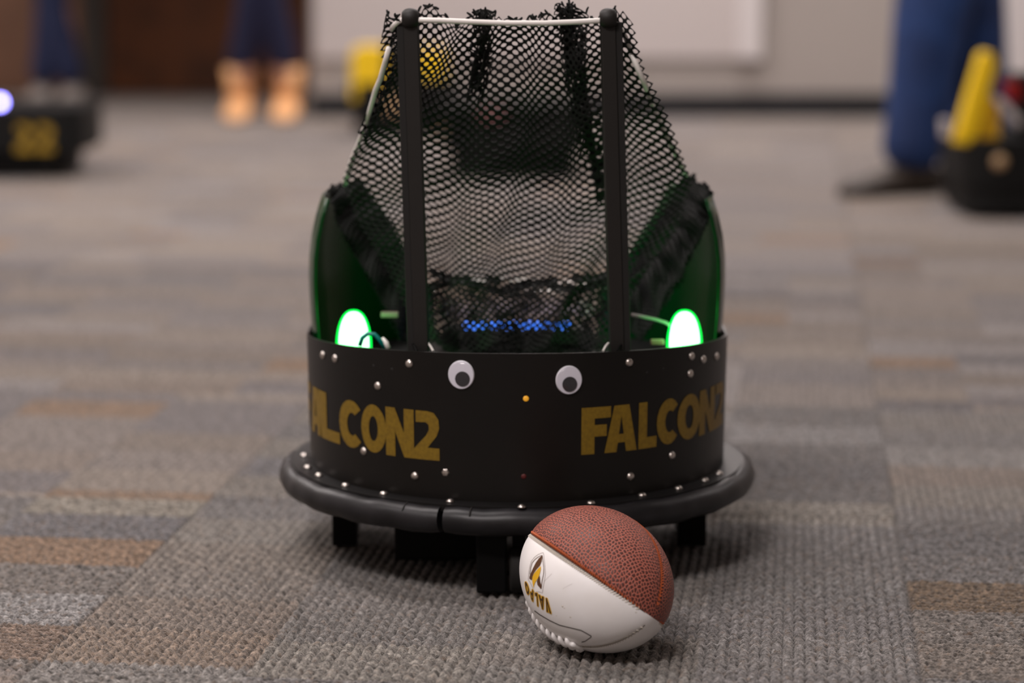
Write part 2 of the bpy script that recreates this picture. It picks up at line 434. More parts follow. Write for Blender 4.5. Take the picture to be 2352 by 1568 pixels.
# double wooden doors on the left of the back wall
def door(name, x0, x1, m, hx):
    root = struct(obj(name, MB().box(((x0 + x1) / 2, Y1 - 0.022, 1.06), (x1 - x0, 0.044, 2.10)), m, bevel=0.003))
    obj('door_handle', MB().tube([(hx, Y1 - 0.05, 1.0), (hx, Y1 - 0.09, 1.0), (hx + 0.1, Y1 - 0.09, 1.0)], 0.009), M_RIVET, root, smooth=True)
    return root
door('door_1', wx(252), wx(760), M_WOOD, wx(280))
door('door_2', wx(-400), wx(196), M_WOOD2, wx(100))
tr1 = struct(obj('trim_1', MB().box(((wx(196) + wx(252)) / 2, Y1 - 0.03, 1.06), (wx(252) - wx(196), 0.06, 2.12)), M_DFRAME, bevel=0.003))
tr2 = struct(obj('trim_2', MB().box(((wx(-410) + xw) / 2, Y1 - 0.03, 2.15), (xw - wx(-410) - 0.01, 0.06, 0.06)), M_DFRAME, bevel=0.003))
# pale panel on the back wall with a bright vertical edge
def wv(px): return at(px, 150, YW).x
pr = thing('wall_panel', 'pale flat panel mounted low on the back wall with a bright right edge', 'panel', (wv(1200), YW, 0.17))
pb = at(1700, 136, YW - 0.03).z
obj('panel_board', MB().box(((wv(722) + wv(1692)) / 2, YW - 0.008, pb + 0.65), (wv(1692) - wv(722), 0.016, 1.30)), M_PANEL, pr, bevel=0.003)
obj('edge_trim', MB().box(((wv(1692) + wv(1746)) / 2, YW - 0.03, pb + 0.65), (wv(1746) - wv(1692), 0.06, 1.30)), M_TRIM, pr, bevel=0.006)
pr2 = thing('wall_panel', 'pale flat wall panel behind the jeans and yellow foam at the right edge', 'panel', (wv(2500), YW, 0.14))
pb2 = at(2300, 176, YW - 0.02).z
obj('panel_board', MB().box(((wv(2272) + wv(2700)) / 2, YW - 0.008, pb2 + 0.65), (wv(2700) - wv(2272), 0.016, 1.30)), M_TRIM, pr2, bevel=0.003)
# ceiling light panels
for i, (lx, ly, pw, where) in enumerate(LIGHTS):
    t = thing('ceiling_light', 'flat rectangular ceiling light panel, ' + where, 'light', (lx, ly, CEIL), 'ceiling light panels')
    fm = MB()
    for sx in (-1, 1): fm.box((lx + sx * 0.61, ly, CEIL - 0.012), (0.03, 0.64, 0.024))
    for sy in (-1, 1): fm.box((lx, ly + sy * 0.31, CEIL - 0.012), (1.25, 0.03, 0.024))
    obj('frame', fm, M_TRIM, t)
    obj('diffuser', MB().box((lx, ly, CEIL - 0.006), (1.19, 0.59, 0.008)), mat('diffuser_glow', (0.8, 0.8, 0.8), 0.5, emit=LAMP_COL, es=1.5), t)
    ld = bpy.data.lights.new('panel_lamp', 'AREA'); ld.shape = 'RECTANGLE'; ld.size = 1.19; ld.size_y = 0.59
    ld.energy = pw; ld.color = LAMP_COL
    lo = bpy.data.objects.new('panel_lamp', ld); COL.objects.link(lo); lo.parent = t; lo.location = (0, 0, -0.03)

# ------------------------------------------------------------------ lettering
def ell(cx, cy, rx, ry, a0, a1, n):
    return [(cx + rx * math.cos(R(a0 + (a1 - a0) * i / n)), cy + ry * math.sin(R(a0 + (a1 - a0) * i / n))) for i in range(n + 1)]
GLY = {
 'F': [[(0,0),(.44,0),(.44,.37),(.86,.37),(.86,.62),(.44,.62),(.44,.76),(1,.76),(1,1),(0,1)]],
 'A': [[(0,0),(.36,0),(.40,.20),(.62,.20),(.66,0),(1,0),(.74,1),(.28,1)], [(.43,.38),(.5,.78),(.58,.38)]],
 'L': [[(0,0),(1,0),(1,.24),(.45,.24),(.45,1),(0,1)]],
 'C': [ell(.5,.5,.5,.5,42,318,16) + ell(.54,.5,.20,.24,305,55,12)],
 'O': [ell(.5,.5,.5,.5,0,345,23), ell(.5,.5,.18,.26,345,0,23)],
 'N': [[(0,0),(.34,0),(.34,.52),(.66,0),(1,0),(1,1),(.66,1),(.66,.50),(.34,1),(0,1)]],
 '2': [[(0,0),(1,0),(1,.25),(.55,.25),(.90,.50),(1,.66),(.97,.84),(.80,.97),(.55,1),(.10,1),(.10,.76),(.48,.77),(.60,.72),(.61,.62),(.50,.50),(0,.20)]],
 'V': [[(.32,0),(.68,0),(1,1),(.66,1),(.5,.36),(.34,1),(0,1)]],
 'P': [[(0,0),(.36,0),(.36,.34),(.8,.36),(1,.5),(1,.85),(.8,1),(0,1)], [(.36,.56),(.36,.80),(.62,.80),(.64,.58)]],
}
def glyph_flat(ch, x0, y0, w, h, cut=0.004):
    loops = [[Vector((x0 + p[0] * w, y0 + p[1] * h, 0)) for p in lp] for lp in GLY[ch]]
    tris = geometry.tessellate_polygon(loops)
    flat = [v for lp in loops for v in lp]
    bm = bmesh.new()
    vs = [bm.verts.new(v) for v in flat]
    for t in tris:
        try: bm.faces.new([vs[i] for i in t])
        except ValueError: pass
    xs = np.arange(math.floor(x0 / cut) * cut, x0 + w + cut, cut)
    for x in xs:
        bmesh.ops.bisect_plane(bm, geom=bm.verts[:] + bm.edges[:] + bm.faces[:], plane_co=(x, 0, 0), plane_no=(1, 0, 0))
    bm.normal_update()
    bm.verts.index_update()
    V = [v.co.copy() for v in bm.verts]; F = [[v.index for v in f.verts] for f in bm.faces]
    bm.free()
    return V, F

# ------------------------------------------------------------------ THE ROBOT
CX = 0.0050
RS = 0.2065
rb = thing('football_robot', 'black round-fronted robot with googly eyes, green lamps and tall black net', 'robot', (CX, 0, 0))
# base plate (rounded, follows the bumper)
RB = 0.2225
def ring_pts(rad, y_end, n=64, cx=CX):
    """front semicircle then circle sides back to y_end"""
    a_end = math.asin(min(1, y_end / rad))
    return [Vector((cx + rad * math.cos(a), rad * math.sin(a), 0)) for a in np.linspace(math.pi - a_end, 2 * math.pi + a_end, n)]
pl = MB(); P = ring_pts(RB, 0.14)
n = len(P)
pl.add([(p.x, p.y, 0.080) for p in P] + [(p.x, p.y, 0.0865) for p in P], [tuple(range(n)), tuple(range(n, 2 * n))[::-1]] + [(i, (i + 1) % n, n + (i + 1) % n, n + i) for i in range(n)])
obj('base_plate', pl, mat('plate_black', (0.009, 0.0085, 0.0085), 0.45, spec=0.22), rb)
# bumper of split foam tube, two lengths with a gap
gap = math.atan2(-(0.2225), onz(1018, 1190, 0.076).x - CX)
gap = math.atan2(-math.sqrt(RB ** 2 - (onz(1018, 1190, 0.076).x - CX) ** 2), onz(1018, 1190, 0.076).x - CX) % (2 * math.pi)
for a0, a1 in ((math.pi - 0.48, gap - 0.010), (gap + 0.010, 2 * math.pi + 0.48)):
    N_ = 46
    pts = [(CX + RB * math.cos(a), RB * math.sin(a), 0.0722 + 0.0006 * math.sin(a * 23)) for a in np.linspace(a0, a1, N_)]
    rr = [0.0128 + 0.0003 * math.sin(i * 1.7) for i in range(N_)]
    rr[0] = rr[-1] = 0.0118
    obj('bumper_tube', MB().tube(pts, rr, 14), M_RUBBER, rb, smooth='auto')
# scars / joints on the bumper
for px in (938, 1085):
    xx = onz(px, 1170, 0.076).x - CX; a = math.atan2(-math.sqrt(RB ** 2 - xx ** 2), xx)
    c = Vector((CX + RB * math.cos(a), RB * math.sin(a), 0.0722))
    d = Vector((math.cos(a), math.sin(a), 0)); 
    pts = [c + (d * math.cos(t) + Vector((0, 0, 1)) * math.sin(t)) * 0.0129 for t in np.linspace(0.6, 1.9, 7)]
    obj('bumper_nick', MB().tube(pts, 0.0008, 5), M_TYRE, rb)

# skirt
def skirt_xy(s, z):
    """s: arc length from front centre (+ right)"""
    k = 1.0 - 0.012 * (0.2227 - z) / 0.14
    q = RS * math.pi / 2
    if abs(s) <= q:
        a = s / RS
        x, y = RS * math.sin(a), -RS * math.cos(a)
        nx, ny = math.sin(a), -math.cos(a)
    else:
        x = math.copysign(RS - 0.12 * max(0, abs(s) - q - 0.03), s); y = abs(s) - q; nx, ny = math.copysign(1, s), 0
    return Vector((CX + x * k, y * 1.0 if y > 0 else y * k, z)), Vector((nx, ny, 0))
def rim_z(s):
    a = min(1.2, abs(s) / (RS * math.pi / 2))
    return 0.2240 - 0.0135 * min(1.0, a) ** 1.7 + (0.004 * max(0, a - 1) / 0.2)
q = RS * math.pi / 2
SS = np.concatenate([np.linspace(-q - 0.085, -q, 8)[:-1], np.linspace(-q, q, 81), np.linspace(q, q + 0.085, 8)[1:]])
sk = MB(); rows = 6; th = 0.0024
vs = []; fs = []
for s in SS:
    zt = rim_z(s)
    for side in (0, 1):
        for r_ in range(rows + 1):
            z = 0.0862 + (zt - 0.0862) * r_ / rows
            p, nn = skirt_xy(s, z)
            vs.append(p - nn * th * side)
w_ = 2 * (rows + 1)
for i in range(len(SS) - 1):
    for r_ in range(rows):
        a, b = i * w_ + r_, (i + 1) * w_ + r_
        fs.append((a, b, b + 1, a + 1))
        a2, b2 = a + rows + 1, b + rows + 1
        fs.append((a2, a2 + 1, b2 + 1, b2))
    a, b = i * w_ + rows, (i + 1) * w_ + rows
    fs.append((a, b, b + rows + 1, a + rows + 1))
    a, b = i * w_, (i + 1) * w_
    fs.append((a, a + rows + 1, b + rows + 1, b))
sk.add(vs, fs)
skirt = obj('skirt', sk, M_SKIRT, rb, smooth='auto')
BV = BVHTree.FromPolygons([tuple(v) for v in sk.v], sk.f)
def skirt_hit(px, py):
    d = ray(px, py).normalized()
    loc, nn, idx, dist = BV.ray_cast(CAM, d)
    n_ = Vector((loc.x - CX, loc.y, 0)).normalized()
    return loc, n_
for px, py in [(742,815),(770,823),(940,835),(868,886),(836,1036),(953,1093),(1445,832),(1588,818),(1615,825),(1645,818),(1585,858),(1448,1094),(1543,1046)]:
    loc, n_ = skirt_hit(px, py)
    obj('rivet', dome(loc - n_ * 0.0003, n_, 0.0041, 0.0030), M_RIVET, rb, smooth=True)
loc, n_ = skirt_hit(1023, 1085)
obj('screw', dome(loc - n_ * 0.0003, n_, 0.0042, 0.0018, n=6, k=2), M_RIVET, rb)
for px, py in [(702,1042),(730,1068),(778,1083),(848,1101),(922,1118),(1040,1143),(1198,1160),(1357,1151),(1465,1130),(1538,1113),(1605,1097),(1648,1083)]:
    loc = onz(px, py, 0.0885)
    loc.z = 0.0865
    rr = math.hypot(loc.x - CX, loc.y)
    if rr < RS + 0.0045 and loc.y < 0.0: loc.x = CX + (loc.x - CX) * (RS + 0.0045) / rr; loc.y *= (RS + 0.0045) / rr
    obj('rivet', dome(loc, (0, 0, 1), 0.0042, 0.0031), M_RIVET, rb, smooth=True)
loc, n_ = skirt_hit(1208, 915); obj('indicator_light', dome(loc, n_, 0.0027, 0.0014), M_ORANGE, rb, smooth=True, label='small amber indicator')
loc, n_ = skirt_hit(1203, 1094); obj('indicator_light', dome(loc, n_, 0.0025, 0.0010), M_RED, rb, smooth=True, label='small dull red indicator')
for px, py in [(858, 840), (900, 848), (1487, 856), (1525, 848)]:
    loc, n_ = skirt_hit(px, py); obj('screw_hole', dome(loc, n_, 0.0016, 0.0004, n=8), M_TYRE, rb)
# googly eyes
for px, py, qx, qy in [(1060, 860, 1064, 869), (1306, 872, 1307, 881)]:
    loc, n_ = skirt_hit(px, py)
    rot = n_.to_track_quat('Z', 'Y').to_matrix().to_4x4()
    M = Matrix.Translation(loc + n_ * 0.0002) @ rot @ Matrix.Diagonal((0.93, 1.0, 1, 1))
    eye = obj('googly_eye', MB().lathe([(0.0131, 0), (0.0131, 0.0012), (0.0125, 0.0020), (0.0110, 0.0021), (0.0001, 0.0021)], 40, M), M_WHITE, rb, smooth='auto')
    l2, n2 = skirt_hit(qx, qy)
    M2 = Matrix.Translation(l2 + n_ * 0.0026) @ rot
    obj('pupil', MB().lathe([(0.0069, -0.0003), (0.0069, 0.0004), (0.0001, 0.0005)], 32, M2), M_PUPIL, eye, smooth='auto')
    obj('clear_cover', MB().lathe([(0.0128 * math.cos(a), 0.0018 + 0.0036 * math.sin(a)) for a in np.linspace(0, 1.5, 8)], 32, M, cap=False), M_EYECOVER, eye, smooth=True)
# lettering
def word(txt, s_list, z0, z1, tilt=0.0):
    m_ = MB()
    for ch, (sa, sb) in zip(txt, s_list):
        V, F = glyph_flat(ch, sa, z0, sb - sa, z1 - z0)
        out = []
        for v in V:
            if v.x > q + 0.08: v.x = q + 0.08
            p, nn = skirt_xy(v.x, v.y + tilt * v.x)
            out.append(p + nn * 0.0004)
        m_.add(out, F)
    return m_
dg = lambda a: RS * R(a)
def sp(px):
    a = 0.0
    for _ in range(30):
        dpt = 2.375 - 0.2 * math.cos(a)
        a = math.asin(max(-1, min(1, ((px - 1176) / FPX * dpt - CX) / RS)))
    return RS * a
o = obj('name_lettering', word('FALCON2', [(sp(a), sp(b)) for a, b in [(1337,1405),(1391,1466),(1470,1512),(1512,1566),(1560,1612),(1611,1646)]] + [(sp(1646), sp(1646) + 0.034)], 0.1290, 0.1725), M_GOLD, rb)
ql = sp(734)
o = obj('name_lettering', word('FALCON2', [(ql - 0.070, ql - 0.042), (ql - 0.038, ql - 0.001)] + [(sp(a), sp(b)) for a, b in [(727,775),(775,833),(826,884),(883,948),(947,1007)]], 0.1225, 0.1680), M_GOLD, rb)
# upright posts
def post(x0p, x1p, Yp, side):
    top = at(x0p, 52, Yp); bot = at(x1p, 818, Yp)
    bot = bot + (bot - top) * 0.12
    ax = (bot - top).normalized()
    m_ = MB()
    L_ = (bot - top).length
    wv = Vector((1, 0, 0)); wv = (wv - ax * wv.dot(ax)).normalized(); dv = ax.cross(wv)
    rz = Matrix.Rotation(R(-5 * side), 3, ax)
    wv = rz @ wv; dv = rz @ dv
    # open channel: web + two flanges
    def bar(cw, cdp, ww, dd):
        # a long bar beside the post axis, into the current mesh
        c0 = top + wv * cw + dv * cdp; c1 = bot + wv * cw + dv * cdp
        P = []
        for c in (c0, c1):
            for a, b in ((-1, -1), (1, -1), (1, 1), (-1, 1)):
                P.append(c + wv * a * ww / 2 + dv * b * dd / 2)
        m_.add(P, [(0, 1, 2, 3), (7, 6, 5, 4), (0, 4, 5, 1), (1, 5, 6, 2), (2, 6, 7, 3), (3, 7, 4, 0)])
    bar(0, 0, 0.0128, 0.0028)
    bar(0.0050, 0.0060 * (1 if dv.y > 0 else -1), 0.0028, 0.0122)
    bar(-0.0050, 0.0060 * (1 if dv.y > 0 else -1), 0.0028, 0.0122)
    po = obj('upright_post', m_, M_POST, rb, bevel=0.0006)
    sg = side if wv.x > 0 else -side
    m_ = MB(); bar(sg * 0.0096, 0.004 * (1 if dv.y > 0 else -1), 0.0064, 0.0075)  # dark strip standing in for the shade inside the open channel
    obj('slot_shade_strip', m_, M_TYRE, po, bevel=0.0006)
    # eyelet at the top
    M = Matrix.Translation(top + Vector((0, 0, 0.004))) @ Matrix.Rotation(R(90), 4, 'Y')
    obj('eyelet', MB().lathe([(0.0036, -0.0076)] + [(0.0040 + 0.0050 * math.cos(a), 0.0080 * math.sin(a)) for a in np.linspace(-1.35, 1.35, 13)] + [(0.0036, 0.0076), (0.0036, -0.0076)], 24, M, cap=False), M_POST, po, smooth='auto')
    # cable ties at the foot
    return top, bot, po
YP = -0.165
ltop, lbot, lp = post(943, 968, YP, -1)
rtop, rbot, rp = post(1397, 1418, YP, 1)
for (px, sgn, po) in ((985, 1, lp), (1395, -1, rp), (948, 1, lp), (1428, -1, rp)):
    a_ = at(px + sgn * 10, 806, -0.175); b_ = at(px - sgn * 2, 788, YP + 0.004)
    obj('cable_tie', MB().tube([a_, (a_ + b_) / 2 + Vector((0, -0.001, 0.001)), b_], 0.0011, 6), M_CORD if px in (985, 1395) else M_BLACK, po)
# inner deck so that the hull is closed
dk = MB(); P = ring_pts(RS - 0.006, 0.17, 48)
n = len(P)
dk.add([(p.x, p.y, 0.150) for p in P] + [(p.x, p.y, 0.178) for p in P], [tuple(range(n)), tuple(range(n, 2 * n))[::-1]] + [(i, (i + 1) % n, n + (i + 1) % n, n + i) for i in range(n)])
obj('inner_deck', dk, M_DECK, rb)
hl = MB(); P = ring_pts(RS - 0.02, 0.15, 48); n = len(P)
hl.add([(p.x, p.y, 0.0865) for p in P] + [(p.x, p.y, 0.150) for p in P], [tuple(range(n)), tuple(range(n, 2 * n))[::-1]] + [(i, (i + 1) % n, n + (i + 1) % n, n + i) for i in range(n)])
obj('inner_hull', hl, M_DECK, rb)
# back shield: tall curved sheet with a dip in the middle
def shield_top(x):
    ax = abs(x)
    if ax > 0.168: return 0.345
    if ax > 0.100: return 0.232 + (0.345 - 0.232) * ((ax - 0.100) / 0.068) ** 0.85
    return 0.232
def shield_pt(a, z):
    """a angle: 0 = right side, 90 = back"""
    k = 1.0 - 0.10 * (max(0, z - 0.27) / 0.09) ** 2 - 0.03 * (max(0, 0.27 - z) / 0.09) ** 2
    return Vector((CX + 0.2045 * k * math.cos(a), 0.02 + 0.185 * k * math.sin(a), z))
def shield_part(a0, a1, zlo, zhi_f, n, m, name, nz=10):
    vs = []; fs = []
    for i in range(n + 1):
        a = a0 + (a1 - a0) * i / n
        zt = zhi_f(0.2045 * math.cos(a))
        for j in range(nz + 1):
            z = zlo + (zt - zlo) * j / nz
            vs.append(shield_pt(a, z))
    for i in range(n):
        for j in range(nz):
            p = i * (nz + 1) + j
            fs.append((p, p + nz + 1, p + nz + 2, p + 1))
    o = obj(name, (vs, fs), m, rb, smooth=True)
    s = o.modifiers.new('solid', 'SOLIDIFY'); s.thickness = 0.002; s.offset = 0
    return o
wa = math.acos(0.088 / 0.2045)
shield_part(R(-18), wa, 0.150, shield_top, 40, M_SHIELD, 'side_shield')
shield_part(math.pi - wa, R(198), 0.150, shield_top, 40, M_SHIELD, 'side_shield')
shield_part(wa, math.pi - wa, 0.150, lambda x: 0.2335, 24, M_CLEAR, 'clear_window', nz=4)
e0 = [shield_pt(a, 0.2335) for a in np.linspace(math.pi - wa + 0.02, wa - 0.02, 20)]
obj('window_edge_highlight', MB().tube(e0[3:13], 0.0012, 6), M_CORD, rb, smooth=True)  # highlight on the clear sheet's top edge, drawn as a white tube
# blue strip and electronics box on the deck
c0 = at(1064, 746, 0.07); c1 = at(1312, 746, 0.07)
bs = MB().box((c0 + c1) / 2 + Vector((0, 0, -0.0005)), ((c1 - c0).x, 0.006, 0.0085))
obj('blue_strip', bs, M_BLUE, rb, bevel=0.001)
obj('electronics_box', MB().box((CX, 0.095, 0.1945), (0.15, 0.05, 0.012)), M_BLACK, rb, bevel=0.002)

# green lamps
def glamp(px, py_top, Yl, tip=0.0):
    top = at(px, py_top, Yl)
    h = 0.045; c = top - Vector((0, 0, h))
    M = Matrix.Translation(c)
    prof = [(0.0172, 0.0), (0.0172, 0.012)] + [(0.0172 * math.cos(a) ** 0.80, 0.012 + (h - 0.012) * math.sin(a) ** 1.12) for a in np.linspace(0.08, 1.52, 14)] + [(0.0001, h)]
    lm = obj('lamp_socket', MB().lathe([(0.0185, -0.014), (0.0185, 0.001), (0.010, 0.001)], 24, M), M_BLACK, rb, smooth='auto')
    obj('lamp_lens', MB().lathe(prof, 32, M, cap=False), M_LENS, lm, smooth=True, label='glowing green dome lens')
    prof2 = [(r_ * 0.84, 0.003 + h_ * 0.89) for r_, h_ in prof]
    obj('lamp_bulb', MB().lathe(prof2, 32, M), M_BULB, lm, smooth=True)
    ld = bpy.data.lights.new('green_lamp', 'POINT'); ld.energy = 0.11; ld.color = (0.02, 1.0, 0.12); ld.shadow_soft_size = 0.012
    lo = bpy.data.objects.new('green_lamp', ld); COL.objects.link(lo); lo.location = c + Vector((-CX, 0, 0.030)); lo.parent = rb
    return c
gl = glamp(812, 711, -0.075); gr = glamp(1573, 711, -0.075)
# teal tie and white tab beside the left lamp
pt = [at(x, y, -0.115) for x, y in [(826, 794), (832, 776), (845, 766), (860, 768), (872, 780), (884, 800)]]
tt = obj('zip_tie', MB().tube(pt, 0.0021, 8), M_TEAL, rb, smooth=True, label='teal plastic tie')
obj('tie_tab', MB().tube([at(878, 776, -0.112), at(886, 788, -0.114), at(892, 800, -0.116)], [0.0016, 0.0028, 0.0024], 8), M_CORD, tt, smooth=True)
pt = [at(x, y, -0.05) for x, y in [(1450, 722), (1480, 728), (1505, 733), (1530, 741), (1545, 752)]]
obj('wire', MB().tube(pt, 0.0016, 8), mat('grey_wire', (0.25, 0.22, 0.21), 0.4), rb, smooth=True)
obj('terminal', MB().box(at(895, 722, -0.02), (0.017, 0.006, 0.0055)), mat('brown_terminal', (0.22, 0.16, 0.13), 0.4), rb, bevel=0.001)
obj('terminal', MB().box(at(1510, 785, -0.07), (0.013, 0.006, 0.005)), mat('tan_terminal', (0.30, 0.20, 0.12), 0.4), rb, bevel=0.001)
# running gear
def wheel(xc, Yc, r_, wd, name='drive_wheel', cap=True):
    M = Matrix.Translation((xc, Yc, r_)) @ Matrix.Rotation(R(90), 4, 'Y')
    h = wd / 2
    wo = obj(name, MB().lathe([(r_ * 0.55, -h * 0.8), (r_ * 0.9, -h), (r_, -h * 0.8), (r_, h * 0.8), (r_ * 0.9, h), (r_ * 0.55, h * 0.8)], 40, M), M_TYRE, rb, smooth='auto')
    obj('hub', MB().lathe([(r_ * 0.5, -h * 0.95), (r_ * 0.5, h * 0.95)], 20, M), M_BLACK, wo)
    return wo
xl0, xl1 = at(764, 1200, -0.02).x, at(821, 1200, -0.02).x
xr0, xr1 = at(1556, 1200, -0.02).x, at(1621, 1200, -0.02).x
for xa, xb in ((xl0, xl1), (xr0, xr1)):
    c = (xa + xb) / 2
    wheel(c, 0.035, 0.034, (xb - xa) * 0.9)
    obj('support_leg', MB().box((c, -0.018, 0.0405), ((xb - xa), 0.022, 0.079)), M_BLACK, rb, bevel=0.001)
obj('crossbar', MB().box((at(877, 1172, -0.05).x, -0.03, 0.072), (0.034, 0.09, 0.017)), M_BLACK, rb, bevel=0.001)
obj('crossbar', MB().box((at(1520, 1180, -0.05).x, -0.03, 0.072), (0.034, 0.09, 0.017)), M_BLACK, rb, bevel=0.001)
xa, xb = at(908, 1250, -0.10).x, at(1100, 1250, -0.10).x
obj('motor_box', MB().box(((xa + xb) / 2, -0.06, 0.0445), (xb - xa, 0.11, 0.071)), M_BLACK, rb, bevel=0.002)
xa, xb = at(1180, 1250, -0.06).x, at(1500, 1250, -0.06).x
obj('motor_box', MB().box(((xa + xb) / 2 + 0.01, 0.02, 0.050), ((xb - xa) * 0.86, 0.10, 0.060)), M_BLACK, rb, bevel=0.002)
xa, xb = at(1094, 1300, -0.21).x, at(1164, 1300, -0.21).x
obj('caster_bracket', MB().box(((xa + xb) / 2, -0.185, 0.0410), (xb - xa, 0.045, 0.078)), M_BLACK, rb, bevel=0.002)
wheel(at(1192, 1300, -0.215).x, -0.195, 0.021, 0.017, 'caster_wheel')
obj('caster_fork', MB().box((at(1192, 1300, -0.20).x, -0.185, 0.057), (0.012, 0.02, 0.046)), M_BLACK, rb, bevel=0.001)
for px, py, Yb in [(925, 1188, -0.118), (1042, 1218, -0.20)]:
    obj('rivet', dome(at(px, py, Yb), (0, -1, 0), 0.0022, 0.0016), M_RIVET, rb, smooth=True)

# ------------------------------------------------------------------ net
def lerp_keys(keys, v):
    """keys rows sorted by param 0; v array -> interpolated columns (smooth)"""
    K = np.array(keys, float)
    t = K[:, 0]
    out = []
    for c in range(1, K.shape[1]):
        out.append(np.interp(v, t, K[:, c]))
    return out
def px_world(PX, PY, Yw):
    x = (PX - 1176) / FPX; y = -(PY - 784) / FPX
    dy = math.cos(PITCH) + math.sin(PITCH) * y; dz = -math.sin(PITCH) + math.cos(PITCH) * y
    k = (Yw - CAM.y) / dy
    return np.stack([CAM.x + x * k, Yw, CAM.z + dz * k], -1)
def net_mesh(f, nu, nv, hole=0.37, keep=None, fray=0, th=0.0011, name='net', parent=rb, oct_n=8):
    I, J = np.meshgrid(np.arange(1, 2 * nu), np.arange(1, 2 * nv), indexing='ij')
    msk = ((I + J) % 2 == 1)
    I = I[msk].astype(float); J = J[msk].astype(float)
    if keep is not None:
        k = keep(I / (2 * nu), J / (2 * nv)); I = I[k]; J = J[k]
    n = len(I)
    # ring templates in (di,dj): outer diamond with mids, inner round hole
    outer = []; inner = []
    for k in range(8):
        a = math.pi / 4 * k
        if k % 2 == 0: outer.append((math.cos(a), math.sin(a)))
        else: outer.append((0.5 * np.sign(math.cos(a)), 0.5 * np.sign(math.sin(a))))
        inner.append((hole * 1.41 * math.cos(a), hole * 1.41 * math.sin(a)))
    tmpl = np.array(outer + inner)
    U = (I[:, None] + tmpl[None, :, 0]) / (2 * nu); V = (J[:, None] + tmpl[None, :, 1]) / (2 * nv)
    co = f(U.ravel(), V.ravel())
    base = (np.arange(n) * 16)[:, None]
    fs = []
    for k in range(8):
        k2 = (k + 1) % 8
        fs.append(np.stack([base[:, 0] + k, base[:, 0] + k2, base[:, 0] + 8 + k2, base[:, 0] + 8 + k], -1))
    fs = np.concatenate(fs)
    vs = [tuple(p) for p in co]; fl_ = [tuple(int(i) for i in q_) for q_ in fs]
    m_ = MB(); m_.v = vs; m_.f = fl_
    if fray:
        # frayed yarn ends along the top edge
        for i in range(fray):
            u = rng.uniform(0.01, 0.99)
            p = Vector(f(np.array([u]), np.array([0.0]))[0])
            d = Vector((rng.uniform(-1, 1), rng.uniform(-0.4, 0.4), rng.uniform(0.2, 1.0))).normalized() * rng.uniform(0.002, 0.0045)
            m_.tube([p - d * 0.5, p + d * 0.5 + Vector((rng.uniform(-.001, .001), 0, 0)), p + d], [0.0010, 0.0009, 0.0005], 4)
    o = obj(name, m_, M_NET, parent)
    s = o.modifiers.new('solid', 'SOLIDIFY'); s.thickness = th; s.offset = 0
    return o
#        v     y    xl    xr     Yedge  Ycent
NK = [(0.00,  34,  898, 1462, -0.162, -0.160),
      (0.04,  66,  896, 1470, -0.160, -0.154),
      (0.13, 150,  886, 1482, -0.148, -0.140),
      (0.24, 250,  855, 1520, -0.118, -0.112),
      (0.35, 345,  812, 1562, -0.075, -0.080),
      (0.44, 415,  792, 1590, -0.040, -0.055),
      (0.56, 500,  822, 1570, -0.020, -0.040),
      (0.68, 580,  868, 1515, -0.010, -0.030),
      (0.83, 680,  915, 1460, -0.010, -0.040),
      (1.00, 800,  975, 1410, -0.050, -0.080)]
def net_main(u, v):
    y, xl, xr, ye, yc = lerp_keys(NK, v)
    top = np.clip(1 - v / 0.6, 0, 1)
    uu = u + 0.012 * np.sin(v * 9 + u * 11) + 0.0085 * np.sin(u * 37 + v * 9) * np.clip(u * 12, 0, 1) * np.clip((1 - u) * 12, 0, 1)
    uu = np.clip(uu, 0, 1) if False else uu
    # gather waves
    x = xl + (xr - xl) * uu + 5 * np.sin(v * 14 + u * 5)
    s = 2 * u - 1
    bowl = np.clip((v - 0.1) / 0.5, 0, 1)
    py = y + 26 * bowl * (np.cos(s * 3.1) * 0.5 + 0.5) * np.sin(v * 3.14) + 11 * np.sin(u * 19 + 1.3 + v * 2) * (0.5 + 0.6 * v) + 6 * np.abs(np.sin(u * 19)) * top + 4 * np.sin(v * 23 + u * 31)
    py = py + 16 * top ** 3 * np.sin(u * 23 + 2) * np.exp(-v * 25)
    Y = ye + (yc - ye) * (1 - s ** 2) + 0.010 * np.sin(u * 22 + v * 3) * np.clip(v * 4, 0, 1) + 0.004 * np.sin(v * 37 + u * 9)
    return px_world(x, py, Y)
net = net_mesh(net_main, 31, 47, hole=0.395, fray=60, name='net')
net['kind'] = 'stuff'
